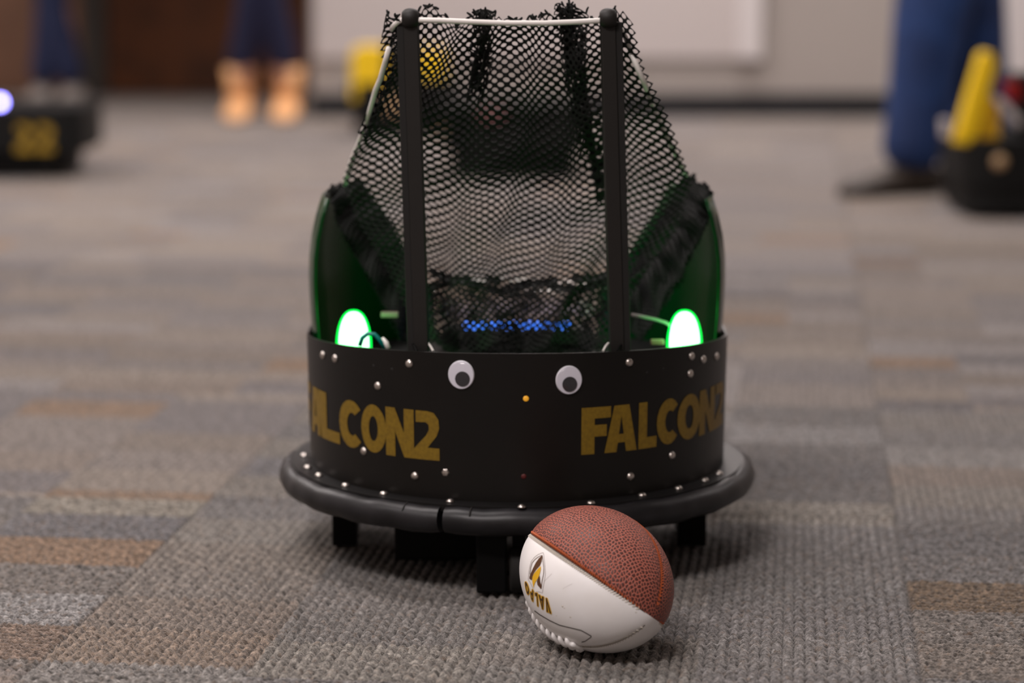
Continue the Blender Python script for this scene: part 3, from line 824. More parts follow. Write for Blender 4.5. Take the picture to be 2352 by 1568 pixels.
# gathered folds hanging from the top cord
def fold(pts, wd, Yo, seed, nu=4, nv=34, hole=0.34, amp=0.006):
    P = np.array(pts, float)
    tt = np.linspace(0, 1, len(P))
    def f(u, v):
        cx = np.interp(v, tt, P[:, 0]); cy = np.interp(v, tt, P[:, 1])
        ph = u * 6.28 * 1.5 + seed
        x = cx + wd * (u - 0.5) + wd * 0.30 * np.sin(ph + v * 9)
        Y = Yo[0] + (Yo[1] - Yo[0]) * v + amp * np.cos(ph + v * 7)
        return px_world(x, cy + 8 * np.sin(u * 9 + seed), Y)
    return f
for k, (pts, wd, Yo, nv) in enumerate([
        ([(1108, 34), (1108, 90), (1100, 150), (1092, 235)], 40, (-0.158, -0.13), 11),
        ([(1118, 40), (1112, 90), (1096, 200)], 30, (-0.154, -0.135), 9),
        ([(1302, 12), (1306, 80), (1320, 170), (1345, 290), (1385, 440)], 40, (-0.160, -0.06), 22),
        ([(1312, 20), (1318, 90), (1332, 200), (1366, 330), (1398, 470)], 52, (-0.156, -0.05), 22),
        ([(1296, 22), (1312, 110), (1330, 220), (1352, 330)], 32, (-0.158, -0.09), 15),
        ([(905, 40), (900, 90), (892, 150), (868, 240), (838, 320)], 32, (-0.162, -0.08), 15)]):
    o = net_mesh(fold(pts, wd, Yo, k * 1.7), 4, nv, hole=0.42, th=0.0009, fray=8, name='net_fold')
    o['kind'] = 'stuff'
# doubled net hanging on the inside of the shields
def band(outer, inner, Yo, Yi, seed):
    O = np.array(outer, float); I_ = np.array(inner, float)
    to = np.linspace(0, 1, len(O)); ti = np.linspace(0, 1, len(I_))
    def f(u, v):
        ox, oy = np.interp(v, to, O[:, 0]), np.interp(v, to, O[:, 1])
        ix, iy = np.interp(v, ti, I_[:, 0]), np.interp(v, ti, I_[:, 1])
        x = ox + (ix - ox) * u + 4 * np.sin(v * 30 + seed); y = oy + (iy - oy) * u + 5 * np.sin(u * 14 + v * 21 + seed)
        Y = Yo + (Yi - Yo) * u + 0.006 * np.sin(v * 26 + seed + u * 6)
        return px_world(x, y, Y)
    return f
for k in range(3):
    d = k * 0.009
    j = k * 4
    o = net_mesh(band([(752 + j, 436), (772, 505), (850 - j, 640), (925, 790)], [(835, 418 + j), (905, 520), (955 + j, 625), (985, 720)], 0.0 + d, 0.05 + d, k * 2.1), 9, 34, hole=0.33, fray=16, name='net_band')
    o['kind'] = 'stuff'
    o = net_mesh(band([(1636 - j, 440), (1628, 510), (1560 + j, 640), (1470, 790)], [(1572, 400 + j), (1515, 505), (1462 - j, 610), (1415, 700)], 0.0 + d, 0.05 + d, k * 2.7 + 1), 9, 34, hole=0.33, fray=16, name='net_band')
    o['kind'] = 'stuff'
# lower pouch, front layer and its dark rolled lip
def pouch(seed, Yf, y0, y1):
    def f(u, v):
        s = 2 * u - 1
        xl = 985 + 60 * v ** 2; xr = 1405 - 60 * v ** 2
        x = xl + (xr - xl) * u + 4 * np.sin(v * 17 + seed)
        y = y0 + (y1 - y0) * v + 22 * (1 - s ** 2) * v + 8 * np.sin(u * 12 + seed) * (1 - v) - 18 * np.abs(s) ** 3 * (1 - v)
        Y = Yf + 0.03 * (v - 0.5) * -1 - 0.02 * (1 - s ** 2)
        return px_world(x, y, Y)
    return f
for k, (Yf, y0, y1) in enumerate([(-0.03, 652, 800), (-0.015, 772, 815), (-0.045, 778, 818)]):
    o = net_mesh(pouch(k * 2.0, Yf, y0, y1), 20, 11 if k == 0 else 7, hole=0.39 if k == 0 else 0.26, name='net_pouch')
    o['kind'] = 'stuff'
for k, (ya, amp) in enumerate([(640, 6), (650, 10)]):
    def lip(u, v, ya=ya, amp=amp, k=k):
        s = 2 * u - 1
        x = 985 + 420 * u
        y = ya + 20 * v - 30 * np.abs(s) ** 2.5 * (1 if k == 0 else 0.3) + amp * np.sin(u * 15 + k * 2) + 0 * v
        Y = -0.01 + 0.05 * (1 - s ** 2) + 0.008 * np.sin(v * 5)
        return px_world(x, y, Y)
    o = net_mesh(lip, 34, 3, hole=0.27, name='net_lip', keep=(lambda U, V: (np.abs(2 * U - 1) > 0.62) | (np.sin(U * 40) > 0.2)) if k == 0 else None)
    o['kind'] = 'stuff'
# white cord frame
def cordpts(L_):
    return [at(x, y, Y) for x, y, Y in L_]
c1 = cordpts([(900, 68, -0.155), (903, 60, -0.160), (914, 50, -0.165), (926, 44, -0.167), (940, 44, YP), (965, 46, YP - 0.004), (1010, 47, YP - 0.005), (1080, 50, YP - 0.005), (1160, 53, YP - 0.005), (1250, 53, YP - 0.005), (1330, 50, YP - 0.004), (1397, 46, YP), (1418, 56, YP + 0.004), (1436, 84, -0.155), (1450, 122, -0.145)])
obj('net_cord', MB().tube(c1, 0.0024, 10), M_CORD, rb, smooth=True)
c2 = cordpts([(893, 110, -0.158), (885, 140, -0.150), (873, 182, -0.135), (862, 208, -0.125), (848, 258, -0.100), (836, 295, -0.08), (822, 332, -0.06), (806, 372, -0.04), (798, 400, -0.02), (792, 424, -0.01)])
obj('net_cord', MB().tube(c2, 0.0024, 10), M_CORD, rb, smooth=True)
c3 = cordpts([(1450, 122, -0.150), (1468, 165, -0.150), (1482, 195, -0.140), (1498, 240, -0.10), (1512, 272, -0.095), (1530, 312, -0.08), (1545, 340, -0.05), (1562, 376, -0.04), (1576, 402, -0.01)])
obj('net_cord', MB().tube(c3, 0.0024, 10), M_CORD, rb, smooth=True)

# ------------------------------------------------------------------ THE BALL
BC = at(1369, 1323, -0.3685)
BA, BB = 0.0805, 0.0595
TOW = -ray(1369, 1329).normalized()
RIGHT = Vector((1, 0, 0)); UPI = RIGHT.cross(-TOW).normalized()
if UPI.z < 0: UPI = -UPI
al = R(42.5)
AX = (RIGHT * 0.825 - UPI * 0.565) * math.sin(al) + TOW * math.cos(al); AX.normalize()
M1 = (TOW - AX * TOW.dot(AX)).normalized()
M2 = AX.cross(M1).normalized()
if M2.dot(UPI) < 0: M2 = -M2          # phi = 90 points to the upper side
# put it on the carpet
EXPO = 0.58
def ball_pt(t, phi, lift=0.0):
    """t in [-1,1] along axis, phi in degrees (0 = seam facing the camera, 90 = up side)"""
    r_ = BB * max(0.0, 1 - abs(t) ** 2.0) ** EXPO
    dm = abs(((phi + 45) % 90) - 45)          # degrees from nearest seam
    arc = R(dm) * r_
    g = -0.0016 * math.exp(-(arc / 0.0017) ** 2) - 0.0005 * math.exp(-(arc / 0.006) ** 2)
    fade = min(1, (1 - abs(t)) * 12)
    d = M1 * math.cos(R(phi)) + M2 * math.sin(R(phi))
    return BC + AX * (BA * t) + d * (r_ + g * fade + lift)
zmin = min(ball_pt(t, p).z for t in np.linspace(-1, 1, 81) for p in range(0, 360, 4))
BC = BC - Vector((0, 0, zmin + 0.001))
ball = thing('football', 'small white and brown pebbled leather football lying before the robot', 'ball', (BC.x, BC.y, 0))

m = bpy.data.materials.new('pebbled_leather'); m.use_nodes = True
nt = m.node_tree; N = nt.nodes; L = nt.links; b = N['Principled BSDF']
tc = N.new('ShaderNodeTexCoord')
vd = N.new('ShaderNodeTexVoronoi'); vd.voronoi_dimensions = '2D'; vd.feature = 'DISTANCE_TO_EDGE'; vd.inputs['Scale'].default_value = 318
vd.inputs['Randomness'].default_value = 0.68
L.new(tc.outputs['UV'], vd.inputs['Vector'])
cr = N.new('ShaderNodeValToRGB'); e = cr.color_ramp.elements
e[0].position = 0.065; e[0].color = (0.52, 0.15, 0.10, 1); e[1].position = 0.125; e[1].color = (0.085, 0.028, 0.022, 1)
L.new(vd.outputs['Distance'], cr.inputs[0])
L.new(cr.outputs[0], b.inputs['Base Color'])
mrr = N.new('ShaderNodeMapRange'); mrr.inputs[1].default_value = 0.06; mrr.inputs[2].default_value = 0.14; mrr.inputs[3].default_value = 0.75; mrr.inputs[4].default_value = 0.42
L.new(vd.outputs['Distance'], mrr.inputs[0]); L.new(mrr.outputs[0], b.inputs['Roughness']); b.inputs['Specular IOR Level'].default_value = 0.36
bp = N.new('ShaderNodeBump'); bp.inputs['Strength'].default_value = 0.6; bp.inputs['Distance'].default_value = 0.00045
mr = N.new('ShaderNodeMapRange'); mr.inputs[1].default_value = 0.02; mr.inputs[2].default_value = 0.28; mr.interpolation_type = 'SMOOTHSTEP'
L.new(vd.outputs['Distance'], mr.inputs[0]); L.new(mr.outputs[0], bp.inputs['Height']); L.new(bp.outputs[0], b.inputs['Normal'])
M_PEB = m
M_LEATHER = mat('white_leather', (0.93, 0.905, 0.90), 0.36, noise=(30, (0.90, 0.87, 0.85)), bump=(160, 0.25))
M_THREAD_W = mat('white_thread', (0.62, 0.57, 0.50), 0.6)
M_THREAD_O = mat('orange_thread', (0.50, 0.105, 0.025), 0.55)
M_DARKST = mat('dark_stitch', (0.05, 0.035, 0.025), 0.7)
NT, NP = 110, 34
allv = []; allf = []
for k, (p0, mm, lab) in enumerate([(0, M_PEB, 'brown pebbled leather panel'), (90, M_PEB, 'brown pebbled leather panel'), (180, M_LEATHER, 'smooth white leather panel'), (270, M_LEATHER, 'smooth white leather panel')]):
    ts = np.sin(np.linspace(-math.pi / 2, math.pi / 2, NT + 1))
    ps = 45 - 45 * np.cos(np.linspace(0, math.pi, NP + 1))
    vs = [ball_pt(t, p0 + p) for t in ts for p in ps]
    fs = [(i * (NP + 1) + j, (i + 1) * (NP + 1) + j, (i + 1) * (NP + 1) + j + 1, i * (NP + 1) + j + 1) for i in range(NT) for j in range(NP)]
    po = obj('leather_panel', (vs, fs), mm, ball, smooth=True, label=lab)
    arc_ = np.concatenate([[0], np.cumsum([(ball_pt(b_, 45) - ball_pt(a_, 45)).length for a_, b_ in zip(ts[:-1], ts[1:])])])
    uvw = [(arc_[i] + k, R(p - 45) * BB * max(0, 1 - ts[i] ** 2) ** EXPO + 0.5) for i in range(NT + 1) for p in ps]
    ul = po.data.uv_layers.new(name='UVMap')
    li = np.empty(len(po.data.loops), dtype=np.int32); po.data.loops.foreach_get('vertex_index', li)
    ul.data.foreach_set('uv', np.array(uvw, dtype=np.float32)[li].ravel())
    n0 = len(allv); allv += [tuple(v) for v in vs]; allf += [tuple(i + n0 for i in f) for f in fs]
BVB = BVHTree.FromPolygons(allv, allf)
def ball_hit(px, py, lift=0.0003):
    d = ray(px, py).normalized()
    loc, nn, i, dist = BVB.ray_cast(CAM, d)
    if loc is None: return None
    if nn.dot(d) > 0: nn = -nn
    return loc + nn * lift, nn
# stitches on the seams
def stitches(phi, t0, t1, n, dphi_mm, m_, r_=0.0005, zig=True, off=0.0002):
    for i in range(n):
        t = t0 + (t1 - t0) * i / n
        rr = BB * max(1e-4, 1 - t * t) ** EXPO
        dp = math.degrees(dphi_mm / rr)
        a = ball_pt(t, phi - dp, off); b_ = ball_pt(t + (t1 - t0) / n * 0.35, phi, off + 0.0002); c = ball_pt(t + (t1 - t0) / n * 0.1, phi + dp, off)
        m_.tube([a, b_, c], [r_ * 0.7, r_, r_ * 0.7], 5)
s1 = MB(); stitches(-1.7, -0.80, 0.97, 76, 0.0015, s1, 0.0007, off=0.0005); stitches(270, 0.40, 0.985, 26, 0.0017, s1, 0.00065, off=0.0004); stitches(181.5, -0.7, 0.96, 60, 0.0012, s1, 0.0005)
obj('stitching', s1, M_THREAD_W, ball, kind='stuff', label='white seam stitches')
s2 = MB(); stitches(2.0, -0.80, 0.97, 88, 0.0012, s2, 0.00065, off=0.0004); stitches(90, -0.8, 0.985, 86, 0.0016, s2, 0.0008, off=0.0005)
stitches(178.5, -0.7, 0.96, 60, 0.0010, s2, 0.0005)
obj('stitching', s2, M_THREAD_O, ball, kind='stuff', label='orange seam stitches')
sl = MB().tube([ball_pt(t, 270, 0.0012) for t in np.linspace(0.40, 0.985, 30)], 0.0003, 5)
sl.tube([ball_pt(t, 0, 0.0011) for t in np.linspace(-0.8, 0.985, 60)], 0.0003, 5)
obj('seam_line', sl, M_DARKST, ball)
# laces
for i in range(9):
    t = 0.33 - i * 0.105
    rr = BB * (1 - t * t) ** EXPO
    dp = math.degrees(0.0105 / rr)
    pts = [ball_pt(t - 0.02 * k / 4, 273 + dp * k / 4, 0.0026 - 0.0028 * abs(k / 4) ** 3) for k in range(-4, 5)]
    obj('lace', MB().tube(pts, [0.0014] + [0.0023] * 7 + [0.0014], 8), M_LEATHER, ball, smooth=True)
for sgn in (-1, 1):
    pts = [ball_pt(t, 272 + sgn * 1.8, 0.0012) for t in np.linspace(0.37, -0.56, 30)]
    obj('lace', MB().tube(pts, 0.0014, 8), M_LEATHER, ball, smooth=True)
pts = [ball_pt(0.37, 273 + k, 0.0016) for k in (-7, -3.5, 0, 3.5, 7)]
obj('lace_end', MB().tube(pts, 0.0026, 8), M_LEATHER, ball, smooth=True)
# stitched flap edge beside the laces
def proj_ribbon(pts, wpx, lift=0.0003, closed=False, step=3.0):
    P = [Vector((x, y)) for x, y in pts]
    if closed: P.append(P[0])
    Q = []
    for a, b_ in zip(P[:-1], P[1:]):
        n_ = max(1, int((b_ - a).length / step))
        Q += [a + (b_ - a) * i / n_ for i in range(n_)]
    Q.append(P[-1])
    vs = []; fs = []
    for i, p in enumerate(Q):
        t = (Q[min(i + 1, len(Q) - 1)] - Q[max(i - 1, 0)]).normalized(); nn = Vector((-t.y, t.x))
        for s_ in (-0.5, 0.5):
            h = ball_hit(*(p + nn * wpx * s_), lift)
            if h is None: return MB()
            vs.append(h[0])
    for i in range(len(Q) - 1): fs.append((2 * i, 2 * i + 1, 2 * i + 3, 2 * i + 2))
    m_ = MB(); m_.add(vs, fs); return m_
def proj_poly(loops, lift=0.0003, step=3.0):
    L3 = []
    for lp in loops:
        q_ = []
        for a, b_ in zip(lp, lp[1:] + lp[:1]):
            a = Vector((a[0], a[1], 0)); b_ = Vector((b_[0], b_[1], 0)); n_ = max(1, int((b_ - a).length / step))
            q_ += [a + (b_ - a) * i / n_ for i in range(n_)]
        L3.append(q_)
    tr_ = geometry.tessellate_polygon(L3)
    flat = [v for lp in L3 for v in lp]
    vs = []
    for v in flat:
        h = ball_hit(v.x, v.y, lift)
        if h is None: return MB()
        vs.append(h[0])
    m_ = MB(); m_.add(vs, [tuple(t) for t in tr_]); return m_
def merge(*ms):
    r_ = MB()
    for x in ms: r_.add(x.v, x.f)
    return r_
flap = [(1228, 1402), (1240, 1411), (1262, 1424), (1285, 1435), (1310, 1441), (1335, 1447), (1358, 1460), (1357, 1463), (1344, 1472), (1336, 1474)]
obj('flap_seam', proj_ribbon(flap, 2.0, 0.0002), M_DARKST, ball, label='dark stitched flap edge')
# printed emblem and word, as seen on the panel
M_PBROWN = mat('print_brown', (0.10, 0.038, 0.012), 0.45); M_PYEL = mat('print_yellow', (0.80, 0.44, 0.01), 0.45); M_PDARK = mat('print_dark_brown', (0.055, 0.022, 0.008), 0.45)
S = lambda x, y: (1190 + x / 8.254, 1240 + y / 8.254)
outl = [S(*p) for p in [(484,240),(440,248),(380,275),(310,330),(255,400),(235,470),(215,560),(205,660),(198,745),(250,830),(320,1000),(350,975),(400,978),(468,1003),(475,930),(488,850),(505,760),(522,650),(515,500),(500,350)]]
sh = proj_ribbon(outl, 0.55, 0.00030, closed=True)
inn = proj_ribbon([S(*p) for p in [(462,290),(400,310),(330,360),(270,430),(245,520),(228,650)]], 1.1, 0.00035)
inn2 = proj_ribbon([S(*p) for p in [(462,290),(480,420),(492,520),(488,640),(462,760),(440,920)]], 1.3, 0.00035)
leaf1 = proj_poly([[S(*p) for p in [(462,290),(400,345),(340,430),(290,530),(245,630),(222,690),(218,728),(262,760),(275,700),(300,625),(345,560),(420,480),(452,400)]]], 0.00035)
leaf2 = proj_poly([[S(*p) for p in [(415,670),(390,710),(362,780),(372,850),(400,880),(440,930),(455,880),(425,790)]]], 0.00035)
obj('emblem', merge(sh, inn, inn2, leaf1, leaf2), M_PBROWN, ball, label='brown pointed shield outline with leaf strokes')
flame = proj_poly([[S(*p) for p in [(438,490),(370,560),(310,630),(278,700),(275,780),(285,840),(300,915),(310,850),(340,780),(385,720),(415,640),(435,560)]]], 0.0004)
obj('emblem_flame', flame, M_PYEL, ball, label='yellow flame stroke')
def quad_glyph(ch, q_, lift):
    """q_: image points for glyph corners (0,0),(1,0),(1,1),(0,1)"""
    def mp(p):
        x, y = p
        a = Vector(q_[0]) * (1 - x) + Vector(q_[1]) * x; b_ = Vector(q_[3]) * (1 - x) + Vector(q_[2]) * x
        r_ = a * (1 - y) + b_ * y
        return S(r_.x, r_.y)
    return proj_poly([[mp(p) for p in lp] for lp in GLY[ch]], lift, 1.5)
QS = {'V': [(572,1100),(512,1092),(548,1352),(634,1392)], 'A': [(494,1076),(392,1030),(452,1295),(490,1318)],
      'L': [(372,1000),(326,1000),(352,1225),(388,1255)], 'P': [(296,960),(232,870),(254,1105),(288,1165)], 'O': [(218,900),(126,730),(160,985),(214,1060)]}
def glyph_px(ch, q_):
    def mp(p):
        x, y = p
        a = Vector(q_[0]) * (1 - x) + Vector(q_[1]) * x; b_ = Vector(q_[3]) * (1 - x) + Vector(q_[2]) * x
        r_ = a * (1 - y) + b_ * y
        return S(r_.x, r_.y)
    return [[mp(p) for p in lp] for lp in GLY[ch]]
obj('emblem_backing', merge(*[proj_ribbon(lp, 3.0, 0.00033, closed=True, step=1.5) for c_ in 'VALPO' for lp in glyph_px(c_, QS[c_])]), M_PYEL, ball, label='yellow outline of the printed word')
gl_ = merge(*[quad_glyph(c, QS[c], 0.00042) for c in 'VALPO'])
obj('printed_word', gl_, M_PDARK, ball, label='dark brown upside-down printed word')
# scuffs
for px, py, r_ in [(1292, 1392, 0.0011), (1296, 1396, 0.0008), (1310, 1417, 0.0009), (1278, 1414, 0.0006), (1461, 1406, 0.0008)]:
    h = ball_hit(px, py, -0.0002)
    if h: obj('scuff', dome(h[0], h[1], r_, r_ * 0.5, n=9, k=3), M_THREAD_W, ball, smooth=True)
sc = merge(proj_ribbon([(1250, 1335), (1258, 1327), (1268, 1317)], 0.5, 0.0002), proj_ribbon([(1293, 1352), (1303, 1346), (1315, 1340)], 0.4, 0.0002))
obj('scratch', sc, mat('scratch_grey', (0.42, 0.37, 0.34), 0.6), ball)

# ------------------------------------------------------------------ background robots
M_YFOAM = mat('yellow_foam', (0.98, 0.64, 0.0), 0.55)
M_YSHADED = mat('yellow_foam_shaded_side', (0.72, 0.40, 0.0), 0.6)  # same foam, with the shade of its side face put into the colour
M_WHITEP = mat('white_part', (0.55, 0.50, 0.49), 0.5)
M_REDP = mat('red_part', (0.35, 0.0, 0.0), 0.4)
M_TAN = mat('tan_part', (0.42, 0.27, 0.14), 0.5)
M_BOT = mat('bot_black', (0.006, 0.006, 0.006), 0.6, spec=0.2)
M_MARK = mat('gold_mark', (0.36, 0.22, 0.012), 0.5)
def small_bot(label, c, wd, dp, h, base_in=0.03):
    t = thing('player_robot', label, 'robot', (c.x, c.y, 0), 'robots standing farther back on the carpet')
    z0 = 0.07
    P = []
    nn = 28
    for k in range(nn):
        a = 2 * math.pi * k / nn
        ca, sa = math.cos(a), math.sin(a)
        P.append((c.x + wd / 2 * math.copysign(abs(ca) ** 0.32, ca), c.y + dp / 2 * math.copysign(abs(sa) ** 0.32, sa)))
    m_ = MB(); m_.add([(x, y, z0) for x, y in P] + [(x, y, h) for x, y in P], [tuple(range(nn))[::-1], tuple(range(nn, 2 * nn))] + [(i, (i + 1) % nn, nn + (i + 1) % nn, nn + i) for i in range(nn)])
    obj('shell', m_, M_BOT, t, bevel=0.003)
    k_ = 1 - base_in / wd * 2
    m_ = MB(); m_.add([(c.x + (x - c.x) * k_, c.y + (y - c.y) * k_, 0.014) for x, y in P] + [(c.x + (x - c.x) * k_, c.y + (y - c.y) * k_, z0) for x, y in P], [tuple(range(nn))[::-1], tuple(range(nn, 2 * nn))] + [(i, (i + 1) % nn, nn + (i + 1) % nn, nn + i) for i in range(nn)])
    obj('chassis', m_, M_BOT, t)
    for sx in (-1, 1):
        for sy in (-1, 1):
            M = Matrix.Translation((c.x + sx * wd * 0.36 * k_, c.y + sy * dp * 0.3, 0.032)) @ Matrix.Rotation(R(90), 4, 'Y')
            obj('wheel', MB().lathe([(0.018, -0.013), (0.030, -0.013), (0.032, -0.010), (0.032, 0.010), (0.030, 0.013), (0.018, 0.013)], 24, M), M_TYRE, t, smooth='auto')
    return t
# left robot with the blue lamp
c = onz(190, 414); W = 0.40
cl = Vector((c.x - W / 2 + 0.005, c.y + 0.18, 0))
b1 = small_bot('black robot at the left edge with gold mark and glowing blue-violet lamp', cl, W, 0.36, 0.180, 0.05)
def gw(px, py, Y): return at(px, py, Y)
yf = cl.y - 0.185
m_ = MB()
g0 = gw(76, 318, yf)
for dx, ch in ((-0.045, '2'), (0.006, '2')):
    V, F = glyph_flat(ch, g0.x + dx, g0.z - 0.034, 0.042, 0.068, cut=0.02)
    m_.add([(v.x, yf + 0.004, v.y) for v in V], F)
mk = obj('gold_mark', m_, M_MARK, b1)
so = mk.modifiers.new('s', 'SOLIDIFY'); so.thickness = 0.004
lc = gw(0, 235, yf + 0.02)
obj('lamp_post', MB().tube([(lc.x, lc.y, 0.17), (lc.x, lc.y, lc.z - 0.008)], 0.006, 10), M_BOT, b1)
M_BLAMP = mat('blue_lamp_glow', (0, 0, 0), 0.5, emit=(0.26, 0.24, 1.0), es=26)
bl = MB().lathe([(0.0105 * math.cos(a), 0.0105 * math.sin(a)) for a in np.linspace(-1.5, 1.5, 10)], 16, Matrix.Translation(lc))
obj('lamp', bl, M_BLAMP, b1, smooth=True, label='glowing blue-violet lamp')
for px in (100, 150):
    pass
# right robot with yellow uprights
c = onz(2182, 506)
cr_ = Vector((c.x + 0.238, c.y + 0.19, 0))
b2 = small_bot('black robot at the right edge with slanted yellow foam and red part', cr_, 0.42, 0.38, 0.172, 0.01)
Yr = cr_.y - 0.16
def slab(pts, Ya, Yb):
    """extruded outline given at plane Ya in picture coordinates, real thickness Ya..Yb"""
    F_ = [gw(x, y, Ya) for x, y in pts]
    n_ = len(F_)
    m_ = MB(); m_.add([tuple(p) for p in F_] + [(p.x, Yb, p.z) for p in F_], [tuple(range(n_)), tuple(range(n_, 2 * n_))[::-1]] + [(i, n_ + i, n_ + (i + 1) % n_, (i + 1) % n_) for i in range(n_)])
    return m_
obj('foam_upright', slab([(2192, 330), (2202, 296), (2252, 128), (2262, 118), (2282, 122), (2290, 150), (2240, 322), (2236, 334)], Yr, Yr + 0.05), M_YFOAM, b2, bevel=0.004)
obj('foam_upright', slab([(2232, 332), (2272, 215), (2294, 240), (2298, 332)], Yr + 0.02, Yr + 0.07), M_YSHADED, b2, bevel=0.004)
obj('side_arm', slab([(2284, 232), (2300, 224), (2350, 278), (2338, 296)], Yr + 0.01, Yr + 0.04), M_WHITEP, b2, bevel=0.003)
obj('red_block', slab([(2304, 190), (2340, 188), (2342, 234), (2322, 234)], Yr + 0.02, Yr + 0.055), M_REDP, b2, bevel=0.003)
obj('rear_mast', slab([(2338, 170), (2420, 170), (2420, 335), (2346, 335)], Yr + 0.06, Yr + 0.16), M_BOT, b2, bevel=0.003)
obj('tan_knob', dome(gw(2296, 372, Yr - 0.03), (0, -1, 0), 0.016, 0.010), M_TAN, b2, smooth=True)
obj('side_clamp', slab([(2166, 276), (2182, 276), (2184, 316), (2168, 316)], Yr, Yr + 0.04), M_WHITEP, b2, bevel=0.003)
# robots behind the net
c = onz(925, 318)
ca_ = Vector((c.x, c.y + 0.17, 0))
b3 = small_bot('black robot far behind the net carrying two yellow foam blocks', ca_, 0.34, 0.34, 0.165, 0.02)
Yr = ca_.y - 0.16
obj('foam_block', slab([(806, 232), (806, 118), (822, 106), (874, 104), (882, 118), (878, 232)], Yr, Yr + 0.06), M_YFOAM, b3, bevel=0.006)
obj('foam_block', slab([(958, 182), (958, 112), (1022, 112), (1022, 182)], Yr + 0.02, Yr + 0.07), M_YFOAM, b3, bevel=0.006)
obj('mast', slab([(884, 96), (952, 96), (952, 240), (884, 240)], Yr + 0.10, Yr + 0.16), M_BOT, b3, bevel=0.004)
obj('tan_knob', dome(gw(905, 245, Yr - 0.02), (0, -1, 0), 0.030, 0.012), M_TAN, b3, smooth=True)
obj('tan_knob', dome(gw(1025, 305, Yr - 0.02), (0, -1, 0), 0.022, 0.012), M_TAN, b3, smooth=True)
c = onz(1180, 412)
cb_ = Vector((c.x, c.y + 0.16, 0))
b4 = small_bot('wide low black robot seen through the middle of the net', cb_, 0.36, 0.34, 0.185, 0.02)
Yr = cb_.y - 0.16
obj('pink_part', MB().box(gw(1130, 262, Yr - 0.02), (0.06, 0.02, 0.035)), mat('dull_red', (0.16, 0.06, 0.06), 0.5), b4, bevel=0.003)

# ------------------------------------------------------------------ people
def skin_obj(name, verts, edges, radii, mat_, parent, sub=2):
    me = bpy.data.meshes.new(name)
    o0 = ORG[parent.name]
    me.from_pydata([tuple(Vector(v) - o0) for v in verts], edges, [])
    me.update()
    o = bpy.data.objects.new(name, me); COL.objects.link(o); o.parent = parent
    md = o.modifiers.new('skin', 'SKIN'); md.use_smooth_shade = True
    if not me.skin_vertices: me.attributes  # layer is made by the modifier below
    bm = bmesh.new(); bm.from_mesh(me)
    lay = bm.verts.layers.skin.verify()
    bm.verts.ensure_lookup_table()
    for i, v in enumerate(bm.verts):
        r_ = radii[i]
        v[lay].radius = r_ if isinstance(r_, tuple) else (r_, r_)
        v[lay].use_root = (i == 0)
    bm.to_mesh(me); bm.free()
    s = o.modifiers.new('sub', 'SUBSURF'); s.levels = sub; s.render_levels = sub
    me.materials.append(mat_)
    ORG[o.name] = o0.copy()
    return o
M_SKIN = mat('skin', (0.48, 0.26, 0.17), 0.5)
